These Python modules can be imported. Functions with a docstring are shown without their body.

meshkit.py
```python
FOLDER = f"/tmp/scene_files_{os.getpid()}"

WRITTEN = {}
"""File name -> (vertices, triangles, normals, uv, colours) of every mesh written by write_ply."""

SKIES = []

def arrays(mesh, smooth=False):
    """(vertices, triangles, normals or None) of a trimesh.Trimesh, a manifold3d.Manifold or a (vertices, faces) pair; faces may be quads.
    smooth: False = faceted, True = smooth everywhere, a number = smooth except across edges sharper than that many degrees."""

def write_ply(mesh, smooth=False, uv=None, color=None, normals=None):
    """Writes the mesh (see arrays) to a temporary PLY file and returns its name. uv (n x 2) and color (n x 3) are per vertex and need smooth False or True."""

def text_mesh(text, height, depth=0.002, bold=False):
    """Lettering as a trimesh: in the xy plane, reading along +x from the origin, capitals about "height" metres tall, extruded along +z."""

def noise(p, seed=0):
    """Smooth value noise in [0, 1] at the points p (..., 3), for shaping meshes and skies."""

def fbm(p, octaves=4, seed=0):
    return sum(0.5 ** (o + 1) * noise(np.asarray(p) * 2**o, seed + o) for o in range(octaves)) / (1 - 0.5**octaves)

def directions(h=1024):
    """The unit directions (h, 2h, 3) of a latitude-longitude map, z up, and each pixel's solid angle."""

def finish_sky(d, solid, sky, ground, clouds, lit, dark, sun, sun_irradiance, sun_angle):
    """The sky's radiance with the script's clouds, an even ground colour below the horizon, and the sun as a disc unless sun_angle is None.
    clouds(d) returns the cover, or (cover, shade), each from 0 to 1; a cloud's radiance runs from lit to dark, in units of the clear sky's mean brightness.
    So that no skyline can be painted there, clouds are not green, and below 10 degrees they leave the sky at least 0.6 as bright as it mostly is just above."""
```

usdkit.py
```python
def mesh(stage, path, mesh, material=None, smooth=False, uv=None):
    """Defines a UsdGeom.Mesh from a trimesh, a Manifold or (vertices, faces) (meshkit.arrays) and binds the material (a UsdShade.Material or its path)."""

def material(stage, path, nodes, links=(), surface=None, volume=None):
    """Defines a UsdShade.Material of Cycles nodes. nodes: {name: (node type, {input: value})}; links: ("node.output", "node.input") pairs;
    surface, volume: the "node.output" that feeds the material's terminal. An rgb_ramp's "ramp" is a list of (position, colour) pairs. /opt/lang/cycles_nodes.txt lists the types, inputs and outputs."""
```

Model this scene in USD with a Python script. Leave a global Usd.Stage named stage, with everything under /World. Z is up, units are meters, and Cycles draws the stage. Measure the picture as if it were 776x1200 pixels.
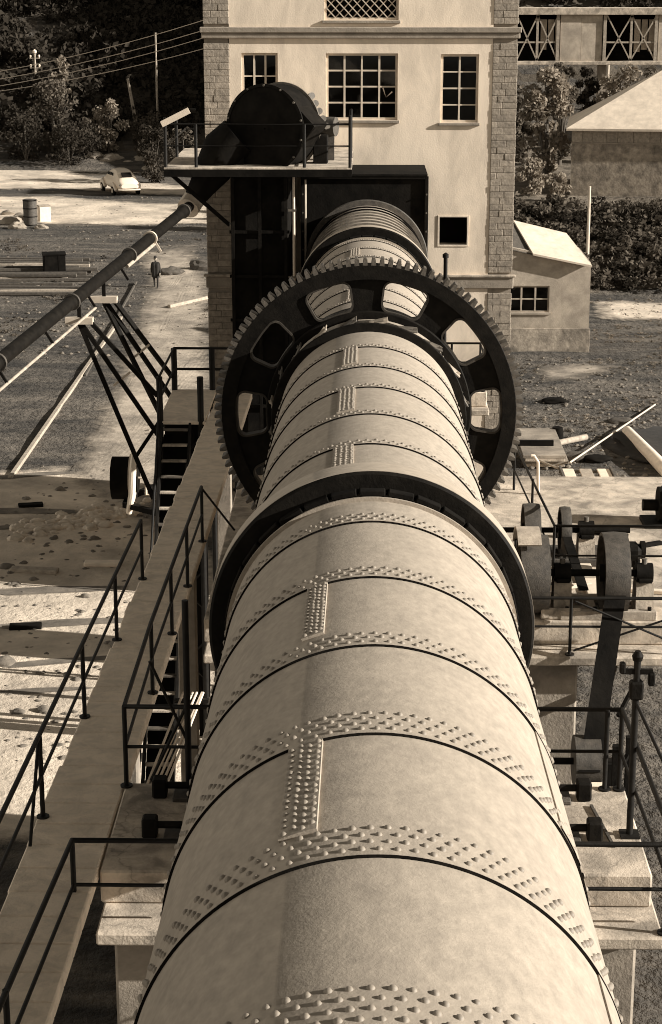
import math, numpy as np, trimesh, usdkit, meshkit, manifold3d as m3
from shapely.geometry import Polygon, Point, box as sbox
from shapely.ops import unary_union
from shapely import affinity
from pxr import Usd, UsdGeom, UsdLux, UsdShade, Gf, Vt, Sdf

stage = Usd.Stage.CreateInMemory()
UsdGeom.SetStageUpAxis(stage, 'Z'); UsdGeom.SetStageMetersPerUnit(stage, 1.0)
UsdGeom.Xform.Define(stage, '/World'); UsdGeom.Scope.Define(stage, '/World/Looks')

# ------------------------------------------------------------ camera, sky, sun
CAMZ, PITCH, YAW, FPX = 17.0, math.radians(15.861), math.radians(-0.9757), 2200.0
cam = UsdGeom.Camera.Define(stage, '/World/camera')
cam.CreateHorizontalApertureAttr(36.0); cam.CreateFocalLengthAttr(36.0 * FPX / 776)
cam.AddTranslateOp().Set((0, 0, CAMZ)); cam.AddRotateXYZOp().Set((90 - math.degrees(PITCH), 0, -math.degrees(YAW)))
cam.CreateClippingRangeAttr((0.1, 5000.0)); cam.CreateExposureAttr(1.0)
SUN_E, SUN_A = math.radians(21), math.radians(11)
sun_dir = np.array([math.cos(SUN_E) * math.cos(SUN_A), -math.cos(SUN_E) * math.sin(SUN_A), math.sin(SUN_E)])
dome = UsdLux.DomeLight.Define(stage, '/World/sky')
dome.GetPrim().SetCustomDataByKey('kind', 'structure')
sky_m = usdkit.material(stage, '/World/Looks/sky_look', {
    's': ('sky_texture', {'sky_type': 'single_scattering', 'sun_disc': False, 'air_density': 0.6, 'aerosol_density': 0.4, 'sun_elevation': SUN_E, 'sun_rotation': math.atan2(sun_dir[0], sun_dir[1])}),
    'bw': ('separate_color', {}), 'tone': ('mix', {'mix_type': 'multiply', 'fac': 1.0, 'color2': (1.06, 0.99, 0.86)}),
    'b': ('background_shader', {'strength': 0.05})},
    [('s.color', 'bw.color'), ('bw.b', 'tone.color1'), ('tone.color', 'b.color')], surface='b.background')
UsdShade.MaterialBindingAPI.Apply(dome.GetPrim()).Bind(sky_m)
sun = UsdLux.DistantLight.Define(stage, '/World/sun')
sun.CreateNormalizeAttr(True); sun.CreateIntensityAttr(1.25); sun.CreateAngleAttr(0.5); sun.CreateColorAttr((1.0, 0.96, 0.89))
zx = sun_dir; xx = np.cross([0, 0, 1], zx); xx /= np.linalg.norm(xx); yx = np.cross(zx, xx)
sun.AddTransformOp().Set(Gf.Matrix4d(*xx, 0, *yx, 0, *zx, 0, 0, 0, 40, 1))

# ------------------------------------------------------------ geometry helpers
S, AX, AH, R = 0.035, 0.106, 5.8, 1.43                      # kiln: slope, lateral place, depth below the eye, shell radius
_cp, _sp, _cy, _sy = math.cos(PITCH), math.sin(PITCH), math.cos(YAW), math.sin(YAW)
_F = np.array([_sy * _cp, _cy * _cp, -_sp]); _R = np.array([_cy, -_sy, 0]); _U = np.cross(_R, _F)
def ray(px, py): return _F * FPX + _R * (px - 388) + _U * (600 - py)
EYE = np.array([0, 0, CAMZ])
def at_y(px, py, y): d = ray(px, py); return EYE + d * y / d[1]
def at_z(px, py, z=0.0): d = ray(px, py); return EYE + d * (z - CAMZ) / d[2]
def zV(V, y): return CAMZ - V - S * y
def smooth01(t): t = np.clip(t, 0, 1); return t * t * (3 - 2 * t)
def terrain(x, y):
    x, y = np.asarray(x, float), np.asarray(y, float)
    ys = 176 - 26 * smooth01((x + 2) / 12)
    n = meshkit.fbm(np.stack([x / 23, y / 23, 0 * x], -1), 4, 3) - 0.5
    t = np.maximum(0, y - ys); rise = 75 * (1 - np.exp(-0.6 * np.maximum(0, t - 4 * (1 - np.exp(-t / 8))) / 75))
    bank = 4.0 * smooth01((y - 104 + 6 * n) / 10) * smooth01((x - 5) / 3.5)
    rough = (meshkit.fbm(np.stack([x / 2.7, y / 2.7, 0 * x], -1), 3, 9) - 0.5) * 0.16 * smooth01((y - 40) / 20)
    return rise * (1 + 0.5 * n) + bank + rough * smooth01((y - 20) / 30)
def hit(px, py):
    d = ray(px, py); d = d / d[1]; y = 20.0
    while y < 600:
        p = EYE + d * y
        if p[2] <= terrain(p[0], p[1]): return p
        y += 0.25
    return EYE + d * 600

def frame(d):
    d = np.asarray(d, float); d = d / np.linalg.norm(d)
    a = np.cross(d, [0, 0, 1.0] if abs(d[2]) < 0.95 else [0, 1.0, 0]); a /= np.linalg.norm(a)
    return a, np.cross(a, d), d
class MB:
    """collects shapes of ONE part"""
    def __init__(s): s.v, s.f, s.n = [], [], 0
    def add(s, v, f):
        v = np.asarray(v, float); f = np.asarray(f, int)
        if f.shape[1] == 4: f = np.vstack([f[:, [0, 1, 2]], f[:, [0, 2, 3]]])
        s.v.append(v); s.f.append(f + s.n); s.n += len(v); return s
    def tm(s, m): return s.add(m.vertices, m.faces)
    def box(s, c, size, rz=0, bevel=0.0):
        x, y, z = np.asarray(size, float) / 2
        b = min(bevel, 0.45 * min(2 * x, 2 * y, 2 * z))
        if b > 0:
            pts = [(i * (x - (0 if k == 0 else b)), j * (y - (0 if k == 1 else b)), l * (z - (0 if k == 2 else b))) for i in (-1, 1) for j in (-1, 1) for l in (-1, 1) for k in range(3)]
            m = trimesh.convex.convex_hull(np.array(pts)); v, f = m.vertices, m.faces
        else:
            m = trimesh.creation.box((2 * x, 2 * y, 2 * z)); v, f = m.vertices, m.faces
        cz, sz = math.cos(rz), math.sin(rz)
        v = np.asarray(v) @ np.array([[cz, sz, 0], [-sz, cz, 0], [0, 0, 1]])
        return s.add(v + np.asarray(c, float), f)
    def bb(s, lo, hi, bevel=0.0):
        lo, hi = np.asarray(lo, float), np.asarray(hi, float); return s.box((lo + hi) / 2, hi - lo, 0, bevel)
    def beam(s, p, q, w, h, bevel=0.0):
        p, q = np.asarray(p, float), np.asarray(q, float); a, b, d = frame(q - p); L = np.linalg.norm(q - p)
        t = MB().box((0, 0, 0), (w, h, L), 0, bevel); v = t.v[0] @ np.array([a, b, d]); return s.add(v + (p + q) / 2, t.f[0])
    def tube(s, pts, r, n=8, cap=True):
        pts = np.asarray(pts, float); r = np.broadcast_to(r, (len(pts),)); rings = []
        T = np.gradient(pts, axis=0); a0 = None
        for p, t, ri in zip(pts, T, r):
            a, b, d = frame(t)
            if a0 is not None:
                a = a0 - d * (a0 @ d); a /= np.linalg.norm(a); b = np.cross(a, d)
            a0 = a; th = np.arange(n) * 2 * math.pi / n
            rings.append(p + ri * (np.cos(th)[:, None] * a - np.sin(th)[:, None] * b))
        v = np.vstack(rings); f = []
        for i in range(len(pts) - 1):
            for j in range(n):
                k = (j + 1) % n; f.append((i * n + j, i * n + k, (i + 1) * n + k, (i + 1) * n + j))
        f = [(q[0], q[1], q[2]) for q in f] + [(q[0], q[2], q[3]) for q in f]
        if cap:
            c0, c1 = len(v), len(v) + 1; v = np.vstack([v, pts[:1], pts[-1:]]); o = (len(pts) - 1) * n
            for j in range(n): f += [(c0, (j + 1) % n, j), (c1, o + j, o + (j + 1) % n)]
        return s.add(v, f)
    def cyl(s, p, q, r, n=24, r2=None):
        return s.tube([p, q], [r, r if r2 is None else r2], n)
    def prism(s, pts2, axis, lo, hi):
        """outline pts2 extruded along axis from lo to hi (x: pts are (y,z); y: (x,z); z: (x,y))"""
        m = trimesh.creation.extrude_polygon(pts2 if isinstance(pts2, Polygon) else Polygon(pts2), hi - lo, engine='earcut')
        v = np.array(m.vertices); u, w, e = v[:, 0], v[:, 1], v[:, 2] + lo
        if axis == 'x': return s.add(np.stack([e, u, w], 1), m.faces)
        if axis == 'y': return s.add(np.stack([u, e, w], 1), np.array(m.faces)[:, ::-1])
        return s.add(np.stack([u, w, e], 1), m.faces)
    def lathe(s, prof, n=128, tf=None, closed=True):
        """profile of (radius, along) turned about y; tf maps local to world"""
        prof = np.asarray(prof, float); th = np.arange(n) * 2 * math.pi / n; k = len(prof)
        v = np.stack([np.outer(np.sin(th), prof[:, 0]), np.broadcast_to(prof[:, 1], (n, k)), np.outer(np.cos(th), prof[:, 0])], -1).reshape(-1, 3)
        f = []
        for i in range(n):
            for j in range(k if closed else k - 1):
                a, b = i * k + j, i * k + (j + 1) % k; c, d = ((i + 1) % n) * k + (j + 1) % k, ((i + 1) % n) * k + j
                f.append((a, b, c, d))
        f = np.array(f)[:, ::-1]
        return s.add(v if tf is None else tf(v), f)
    def mesh(s): return np.vstack(s.v), np.vstack(s.f)

NAMES = {}
def numbered(path):
    k = NAMES.get(path, 0); NAMES[path] = k + 1
    return path if k == 0 else f'{path}_{k:03d}'
LOC = {}
def tag(p, label=None, cat=None, group=None, kind=None):
    for k, v in (('label', label), ('category', cat), ('group', group), ('kind', kind)):
        if v: p.SetCustomDataByKey(k, v)
    return p
def thing(name, label, cat, loc=(0, 0, 0), group=None):
    x = UsdGeom.Xform.Define(stage, numbered('/World/' + name)); loc = np.asarray(loc, float)
    x.AddTranslateOp().Set(Gf.Vec3d(*map(float, loc))); LOC[x.GetPath()] = loc
    return tag(x.GetPrim(), label, cat, group)
def obj(name, mb, mat, parent=None, smooth=35, label=None, kind=None):
    path = numbered((str(parent.GetPath()) if parent else '/World') + '/' + name)
    if isinstance(mb, MB): mb = mb.mesh()
    elif hasattr(mb, 'to_mesh'): mb = meshkit.arrays(mb)[:2]
    v, f = np.asarray(mb[0], float), np.asarray(mb[1])
    loc = LOC.get(parent.GetPath(), np.zeros(3)) if parent else np.zeros(3)
    m = usdkit.mesh(stage, path, (v - loc, f), mat, smooth)
    LOC[m.GetPath()] = loc
    return tag(m.GetPrim(), label, None, None, kind)
def single(name, mb, mat, label, cat, group=None, smooth=35):
    return tag(obj(name, mb, mat, None, smooth), label, cat, group)
def copy(src, loc, rz=0, label=None, group=None):
    was = src.GetCustomData()
    x = UsdGeom.Xform.Define(stage, numbered('/World/' + src.GetName().rstrip('0123456789').rstrip('_')))
    p = x.GetPrim(); p.GetReferences().AddInternalReference(src.GetPath()); p.SetInstanceable(True)
    x.ClearXformOpOrder(); x.AddTranslateOp(opSuffix='place').Set(Gf.Vec3d(*map(float, loc)))
    if rz: x.AddRotateZOp(opSuffix='turn').Set(math.degrees(rz))
    return tag(p, label or was['label'], was['category'], group or was.get('group'))

# ------------------------------------------------------------ materials (a sepia print: every colour is a brown or a cream)
TINT = np.array([1.145, 0.96, 0.755])
def mat(name, lum, var=0.3, scale=3.0, rough=0.8, bump=0.3, bscale=40.0, metallic=0.0, stretch=(1, 1, 1), stain=0.0, sscale=0.6, spec=0.5, dist=0.02, fade=False, crack=0.0):
    lo, hi = TINT * lum * (1 - var), TINT * lum * (1 + var); hi = hi * min(1, 0.9 / hi.max())
    nodes = {'g': ('geometry', {}), 'm': ('mapping', {'scale': stretch}),
             'n': ('noise_texture', {'scale': scale, 'detail': 6.0, 'roughness': 0.65}),
             'r': ('rgb_ramp', {'ramp': [(0.3, lo), (0.7, hi)]}),
             'n2': ('noise_texture', {'scale': bscale, 'detail': 4.0, 'roughness': 0.7}),
             'b': ('bump', {'strength': bump, 'distance': dist}),
             'p': ('principled_bsdf', {'roughness': rough, 'metallic': metallic, 'specular_ior_level': spec})}
    links = [('g.position', 'm.vector'), ('m.vector', 'n.vector'), ('g.position', 'n2.vector'), ('n.fac', 'r.fac'), ('n2.fac', 'b.height'), ('b.normal', 'p.normal')]
    out = 'r.color'
    if stain > 0:
        nodes['n3'] = ('noise_texture', {'scale': sscale, 'detail': 8.0, 'roughness': 0.7, 'distortion': 0.6})
        nodes['r3'] = ('rgb_ramp', {'ramp': [(0.38, (1 - stain,) * 3), (0.58, (1, 1, 1))]})
        nodes['x'] = ('mix', {'mix_type': 'multiply', 'fac': 1.0})
        links += [('m.vector', 'n3.vector'), ('n3.fac', 'r3.fac'), ('r.color', 'x.color1'), ('r3.color', 'x.color2')]; out = 'x.color'
    if crack > 0:
        nodes.update({'wn': ('noise_texture', {'scale': crack * 3, 'detail': 4.0}), 'wm': ('vector_math', {'math_type': 'multiply_add', 'vector2': (0.5 / crack,) * 3}), 'vo': ('voronoi_texture', {'feature': 'distance_to_edge', 'scale': crack}), 'rc': ('rgb_ramp', {'ramp': [(0.0, (0.25,) * 3), (0.012, (0.85,) * 3), (0.03, (1, 1, 1))]}), 'xc': ('mix', {'mix_type': 'multiply', 'fac': 0.5})})
        links += [('g.position', 'wn.vector'), ('wn.color', 'wm.vector1'), ('g.position', 'wm.vector3'), ('wm.vector', 'vo.vector'), ('vo.distance', 'rc.fac'), (out, 'xc.color1'), ('rc.color', 'xc.color2')]; out = 'xc.color'
    links.append((out, 'p.base_color'))
    if fade:                                            # thins out unevenly towards the rim of the patch
        nodes.update({'at': ('attribute', {'attribute': 'rim'}), 'nf': ('noise_texture', {'scale': 0.9, 'detail': 8.0, 'roughness': 0.75}), 'ad': ('math', {'math_type': 'add'}), 'mr': ('map_range', {'from_min': 0.62, 'from_max': 1.0, 'clamp': True}), 'tr': ('transparent_bsdf', {}), 'mx': ('mix_closure', {})})
        links += [('m.vector', 'nf.vector'), ('at.fac', 'ad.value1'), ('nf.fac', 'ad.value2'), ('ad.value', 'mr.value'), ('mr.result', 'mx.fac'), ('tr.BSDF', 'mx.closure1'), ('p.BSDF', 'mx.closure2')]
        return usdkit.material(stage, '/World/Looks/' + name, nodes, links, surface='mx.closure')
    return usdkit.material(stage, '/World/Looks/' + name, nodes, links, surface='p.BSDF')
def leafmat(name, lum, var=0.5):
    return usdkit.material(stage, '/World/Looks/' + name, {
        'g': ('geometry', {}), 'r': ('rgb_ramp', {'ramp': [(0, TINT * lum * (1 - var)), (1, TINT * lum * (1 + var))]}),
        'd': ('diffuse_bsdf', {}), 't': ('translucent_bsdf', {}), 'x': ('mix_closure', {'fac': 0.3})},
        [('g.random_per_island', 'r.fac'), ('r.color', 'd.color'), ('r.color', 't.color'), ('d.BSDF', 'x.closure1'), ('t.BSDF', 'x.closure2')], surface='x.closure')
SHELL = mat('dusty_shell_plate', 0.295, 0.16, 14, 0.8, 0.35, 35, stain=0.13, sscale=3.5, stretch=(1, 0.6, 1), dist=0.012)
RIVET = mat('rivet_steel', 0.19, 0.2, 30, 0.65, 0.1)
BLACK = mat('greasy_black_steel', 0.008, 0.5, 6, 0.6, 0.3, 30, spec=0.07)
TOOTH = mat("worn_tooth_steel", 0.075, 0.4, 20, 0.5, 0.2)
LIP = mat('oiled_steel_lip', 0.04, 0.5, 6, 0.6, 0.2, spec=0.2)
BLACK2 = mat('sooty_black_plate', 0.007, 0.6, 2, 0.9, 0.4, 12, spec=0.08)
RAILM = mat('dark_painted_pipe', 0.009, 0.4, 12, 0.55, 0.2, spec=0.2)
POLISH = mat('worn_rolling_steel', 0.34, 0.25, 8, 0.45, 0.1, stretch=(1, 6, 1))
STEEL = mat('grey_machine_steel', 0.10, 0.5, 6, 0.55, 0.3)
PULLEY = mat('rusty_cast_iron', 0.055, 0.5, 9, 0.7, 0.4)
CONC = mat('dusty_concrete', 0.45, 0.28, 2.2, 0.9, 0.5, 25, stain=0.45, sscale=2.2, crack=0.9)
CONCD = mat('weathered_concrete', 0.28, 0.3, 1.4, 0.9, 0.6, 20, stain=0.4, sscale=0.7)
WALK = mat('walkway_concrete', 0.80, 0.12, 5, 0.9, 0.8, 25, stain=0.22, sscale=3, dist=0.03)
STUCCO = mat('cream_stucco', 0.76, 0.13, 1.6, 0.9, 0.3, 22, stain=0.18, sscale=1.6, stretch=(1, 1, 0.4))
STONES = [mat('quoin_stone_' + n, l, 0.35, 6, 0.9, 0.8, 14) for n, l in (('pale', 0.29), ('brown', 0.23), ('grey', 0.26))]
BAND = mat('brown_band_course', 0.24, 0.25, 3, 0.9, 0.5, 20)
SASH = mat('pale_window_bar', 0.5, 0.15, 5, 0.6, 0.1)
WHITE = mat('white_painted_wood', 0.68, 0.12, 4, 0.7, 0.2)
ROOF = mat('pale_sheet_roof', 0.55, 0.15, 2.5, 0.8, 0.3, 18, stain=0.15)
HWALL = mat('rubble_house_wall', 0.30, 0.5, 2.5, 0.95, 0.9, 6, stain=0.4, sscale=0.8)
SWALL = mat('rendered_shed_wall', 0.40, 0.2, 2.0, 0.95, 0.5, 20, stain=0.3, sscale=0.6)
WOOD = mat('grey_weathered_wood', 0.30, 0.35, 6, 0.9, 0.5, 30)
WOODD = mat('dark_damp_wood', 0.07, 0.4, 6, 0.9, 0.5, 30)
BARK = mat('bark', 0.09, 0.4, 8, 0.95, 0.8, 15)
CARP = mat('cream_car_paint', 0.62, 0.06, 2, 0.35, 0.0)
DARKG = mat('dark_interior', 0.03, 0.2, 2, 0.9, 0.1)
COAT = mat('dark_cloth', 0.018, 0.3, 10, 0.95, 0.3)
SKIN = mat('skin', 0.26, 0.1, 10, 0.7, 0.1)
ROCK = mat('pale_rock', 0.24, 0.35, 1.2, 0.95, 0.9, 4)
GROUND = mat('trodden_earth', 0.095, 0.65, 1.1, 0.95, 1.0, 2.2, stain=0.7, sscale=0.35, dist=0.25, stretch=(0.3, 1, 1))
DUST = mat('white_cement_dust', 0.58, 0.25, 0.5, 0.95, 0.7, 3, stain=0.35, sscale=0.25, dist=0.1, fade=True)
PATHM = mat('grey_dirt_path', 0.36, 0.35, 0.8, 0.95, 0.45, 3, stain=0.4, sscale=0.3, dist=0.12, fade=True)
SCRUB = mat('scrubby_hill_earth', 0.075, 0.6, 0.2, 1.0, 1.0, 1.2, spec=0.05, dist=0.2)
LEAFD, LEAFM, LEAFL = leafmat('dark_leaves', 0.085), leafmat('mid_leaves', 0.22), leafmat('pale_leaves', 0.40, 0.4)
PANE = usdkit.material(stage, '/World/Looks/window_pane', {'f': ('fresnel', {'IOR': 1.45}), 't': ('transparent_bsdf', {'color': (0.75, 0.72, 0.65)}), 'g': ('glossy_bsdf', {'roughness': 0.03}), 'x': ('mix_closure', {})},
    [('f.fac', 'x.fac'), ('t.BSDF', 'x.closure1'), ('g.BSDF', 'x.closure2')], surface='x.closure')
rng = np.random.default_rng(7)

# ------------------------------------------------------------ ground
def axis_grid(lo, hi, dense_lo, dense_hi, step, coarse):
    a = np.arange(dense_lo, dense_hi + 1e-6, step); l = np.arange(lo, dense_lo, coarse); h = np.arange(dense_hi + coarse, hi + coarse, coarse)
    return np.concatenate([l, a, h])
def grid_mesh(xs, ys, lift=0.0):
    X, Y = np.meshgrid(xs, ys, indexing='ij'); Z = terrain(X, Y) + lift
    v = np.stack([X, Y, Z], -1).reshape(-1, 3); n, m = len(xs), len(ys)
    i, j = np.meshgrid(np.arange(n - 1), np.arange(m - 1), indexing='ij'); a = (i * m + j).ravel()
    return v, np.stack([a, a + m, a + m + 1, a + 1], 1)
gv, gf = grid_mesh(axis_grid(-700, 700, -45, 40, 0.8, 25), axis_grid(-300, 900, 30, 150, 0.8, 6))
obj('ground', (gv, gf), GROUND, None, True, kind='structure')
hv, hf = grid_mesh(axis_grid(-400, 400, -75, 60, 2.0, 20), axis_grid(148, 520, 148, 300, 2.0, 10), 0.02)
cen = hv[hf].mean(1); keep = cen[:, 1] > 171 - 24 * smooth01((cen[:, 0] + 2) / 12) + 8 * (meshkit.fbm(np.stack([cen[:, 0] / 9, cen[:, 1] / 9, 0 * cen[:, 0]], -1), 3, 5) - 0.5)
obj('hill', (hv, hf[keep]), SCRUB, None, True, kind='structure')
bv, bf = grid_mesh(np.arange(5.5, 70, 0.7), np.arange(103.4, 150, 0.7), 0.03)
cen = bv[bf].mean(1); keep = (cen[:, 1] > 104.6 + 2 * (meshkit.fbm(cen / 4, 3, 8) - .5)) & (cen[:, 0] > 6.2)
obj('grass_bank', (bv, bf[keep]), mat('dry_bank_grass', 0.14, 0.6, 0.6, 1.0, 1.0, 2.0, spec=0.1, dist=0.2), None, True, kind='structure')
def patch(name, pts, m, lift, seed, jag=0.25, fw=None):
    """a sheet of other ground, laid on the terrain; pts are picture points of its rim on the ground"""
    P = np.array([at_z(*p)[:2] for p in pts]); poly = Polygon(P)
    ring = np.array([poly.exterior.interpolate(t).coords[0] for t in np.arange(0, poly.length, 0.5)])
    n = np.stack([meshkit.fbm(np.c_[ring / 1.6, np.full(len(ring), s)], 4, seed) - 0.5 for s in (0.3, 7.7)], 1)
    poly = Polygon(ring + n * jag * 4).buffer(0)
    if poly.geom_type != 'Polygon': poly = max(poly.geoms, key=lambda g: g.area)
    v, f = trimesh.creation.triangulate_polygon(poly, engine='earcut')
    m3d = trimesh.Trimesh(np.c_[v, np.zeros(len(v))], f, process=True)
    vv, ff = trimesh.remesh.subdivide_to_size(m3d.vertices, m3d.faces, 1.2, max_iter=14)
    vv = np.array(vv); vv[:, 2] = terrain(vv[:, 0], vv[:, 1]) + lift
    if np.cross(vv[ff[0][1]] - vv[ff[0][0]], vv[ff[0][2]] - vv[ff[0][0]])[2] < 0: ff = np.array(ff)[:, ::-1]
    import shapely
    rim = np.clip(shapely.distance(shapely.points(vv[:, 0], vv[:, 1]), poly.exterior) / (fw or (1.6 + 0.012 * vv[:, 1])), 0, 1)
    o = obj(name, (vv, ff), m, None, True, kind='structure')
    UsdGeom.PrimvarsAPI(o).CreatePrimvar('rim', Sdf.ValueTypeNames.FloatArray, 'vertex').Set(Vt.FloatArray.FromNumpy(rim.astype(np.float32)))
    return o
patch('dirt_path', [(30, 640), (135, 420), (165, 330), (150, 296), (235, 285), (260, 340), (262, 480), (215, 560), (150, 640)], PATHM, 0.04, 1)
patch('dust_yard', [(-60, 1000), (-60, 545), (10, 548), (95, 545), (170, 600), (260, 640), (330, 760), (330, 1000)], DUST, 0.05, 2, 0.15)
patch('dust_yard', [(596, 640), (600, 566), (680, 560), (765, 560), (900, 600), (900, 660)], DUST, 0.05, 4)
patch('dust_road', [(-30, 262), (-30, 231), (60, 229), (180, 238), (262, 238), (262, 264), (150, 266)], DUST, 0.05, 5, 0.35)
patch('dust_road', [(-30, 224), (-30, 196), (70, 197), (110, 206), (150, 212), (262, 218), (262, 230), (160, 230), (60, 222)], DUST, 0.055, 6, 0.35)
patch('dust_road', [(688, 378), (688, 353), (735, 352), (900, 355), (900, 377)], DUST, 0.05, 7, 0.2)
patch('dust_road', [(606, 440), (640, 428), (700, 424), (735, 430), (700, 446), (630, 452)], mat('pale_earth', 0.3, 0.4, 0.7, 0.95, 0.8, 3, stain=0.4, sscale=0.3, fade=True), 0.05, 8, 0.5)

RUT_SHADOW = mat('damp_rut_and_shadow', 0.16, 0.4, 1.5, 0.95, 0.8, 5, stain=0.3, sscale=0.8, fade=True)  # dark earth for wheel ruts and for shadow stripes painted on the yard
for k, (x0, y0, x1, y1, h) in enumerate(((-40, 742, 175, 728, 5), (-40, 788, 175, 770, 4), (-40, 700, 160, 690, 5), (-40, 820, 120, 808, 4), (-40, 566, 95, 556, 3), (-40, 604, 100, 602, 4), (-40, 624, 60, 620, 3))):
    patch('rut_and_shadow_strip', [(x0, y0 - h), ((x0 + x1) / 2, (y0 + y1) / 2 - h - 2), (x1, y1 - h * .6), (x1, y1 + h * .6), ((x0 + x1) / 2, (y0 + y1) / 2 + h - 2), (x0, y0 + h)], RUT_SHADOW, 0.06 + 0.002 * k, 30 + k, 0.05, 0.16)
# ------------------------------------------------------------ the rotary kiln
_ca = 1 / math.sqrt(1 + S * S)
AXM = np.array([[1, 0, 0], [0, _ca, -S * _ca], [0, S * _ca, _ca]])     # rows: lateral, along, radial up
A0 = np.array([AX, 0, CAMZ - AH])
def kx(v): return A0 + np.asarray(v, float) @ AXM
def kp(a, y, r): return kx(np.array([r * math.sin(a), y, r * math.cos(a)]))
kiln = thing('rotary_kiln', 'long riveted steel rotary kiln with a black toothed girth gear', 'rotary kiln', kx([0, 30, 0]))
seams = [0.1, 1.9, 3.8, 5.69, 7.58, 9.48, 11.40, 13.28, 15.16, 17.09, 18.95, 20.71, 22.51, 24.40, 26.06, 27.87, 29.7, 31.5, 33.3, 35.1, 36.9, 38.7, 40.5, 42.3, 44.1, 45.9]
STEP = 0.017
def shell_r(y, i): return R + STEP * max(0.0, 1 - (y - seams[i]) / (seams[i + 1] - seams[i]))
strap_for = {5: (-23.5, -14.2), 7: (-23.0, -15.8), 10: (-17.5, -8), 12: (-17, -8), 14: (-16, -7), 16: (-16, -7), 18: (-16, -7), 20: (-16, -7), 22: (-16, -7)}
seam_right = {4: 59.5, 6: 58}
rivets = []
strakes = []
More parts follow.
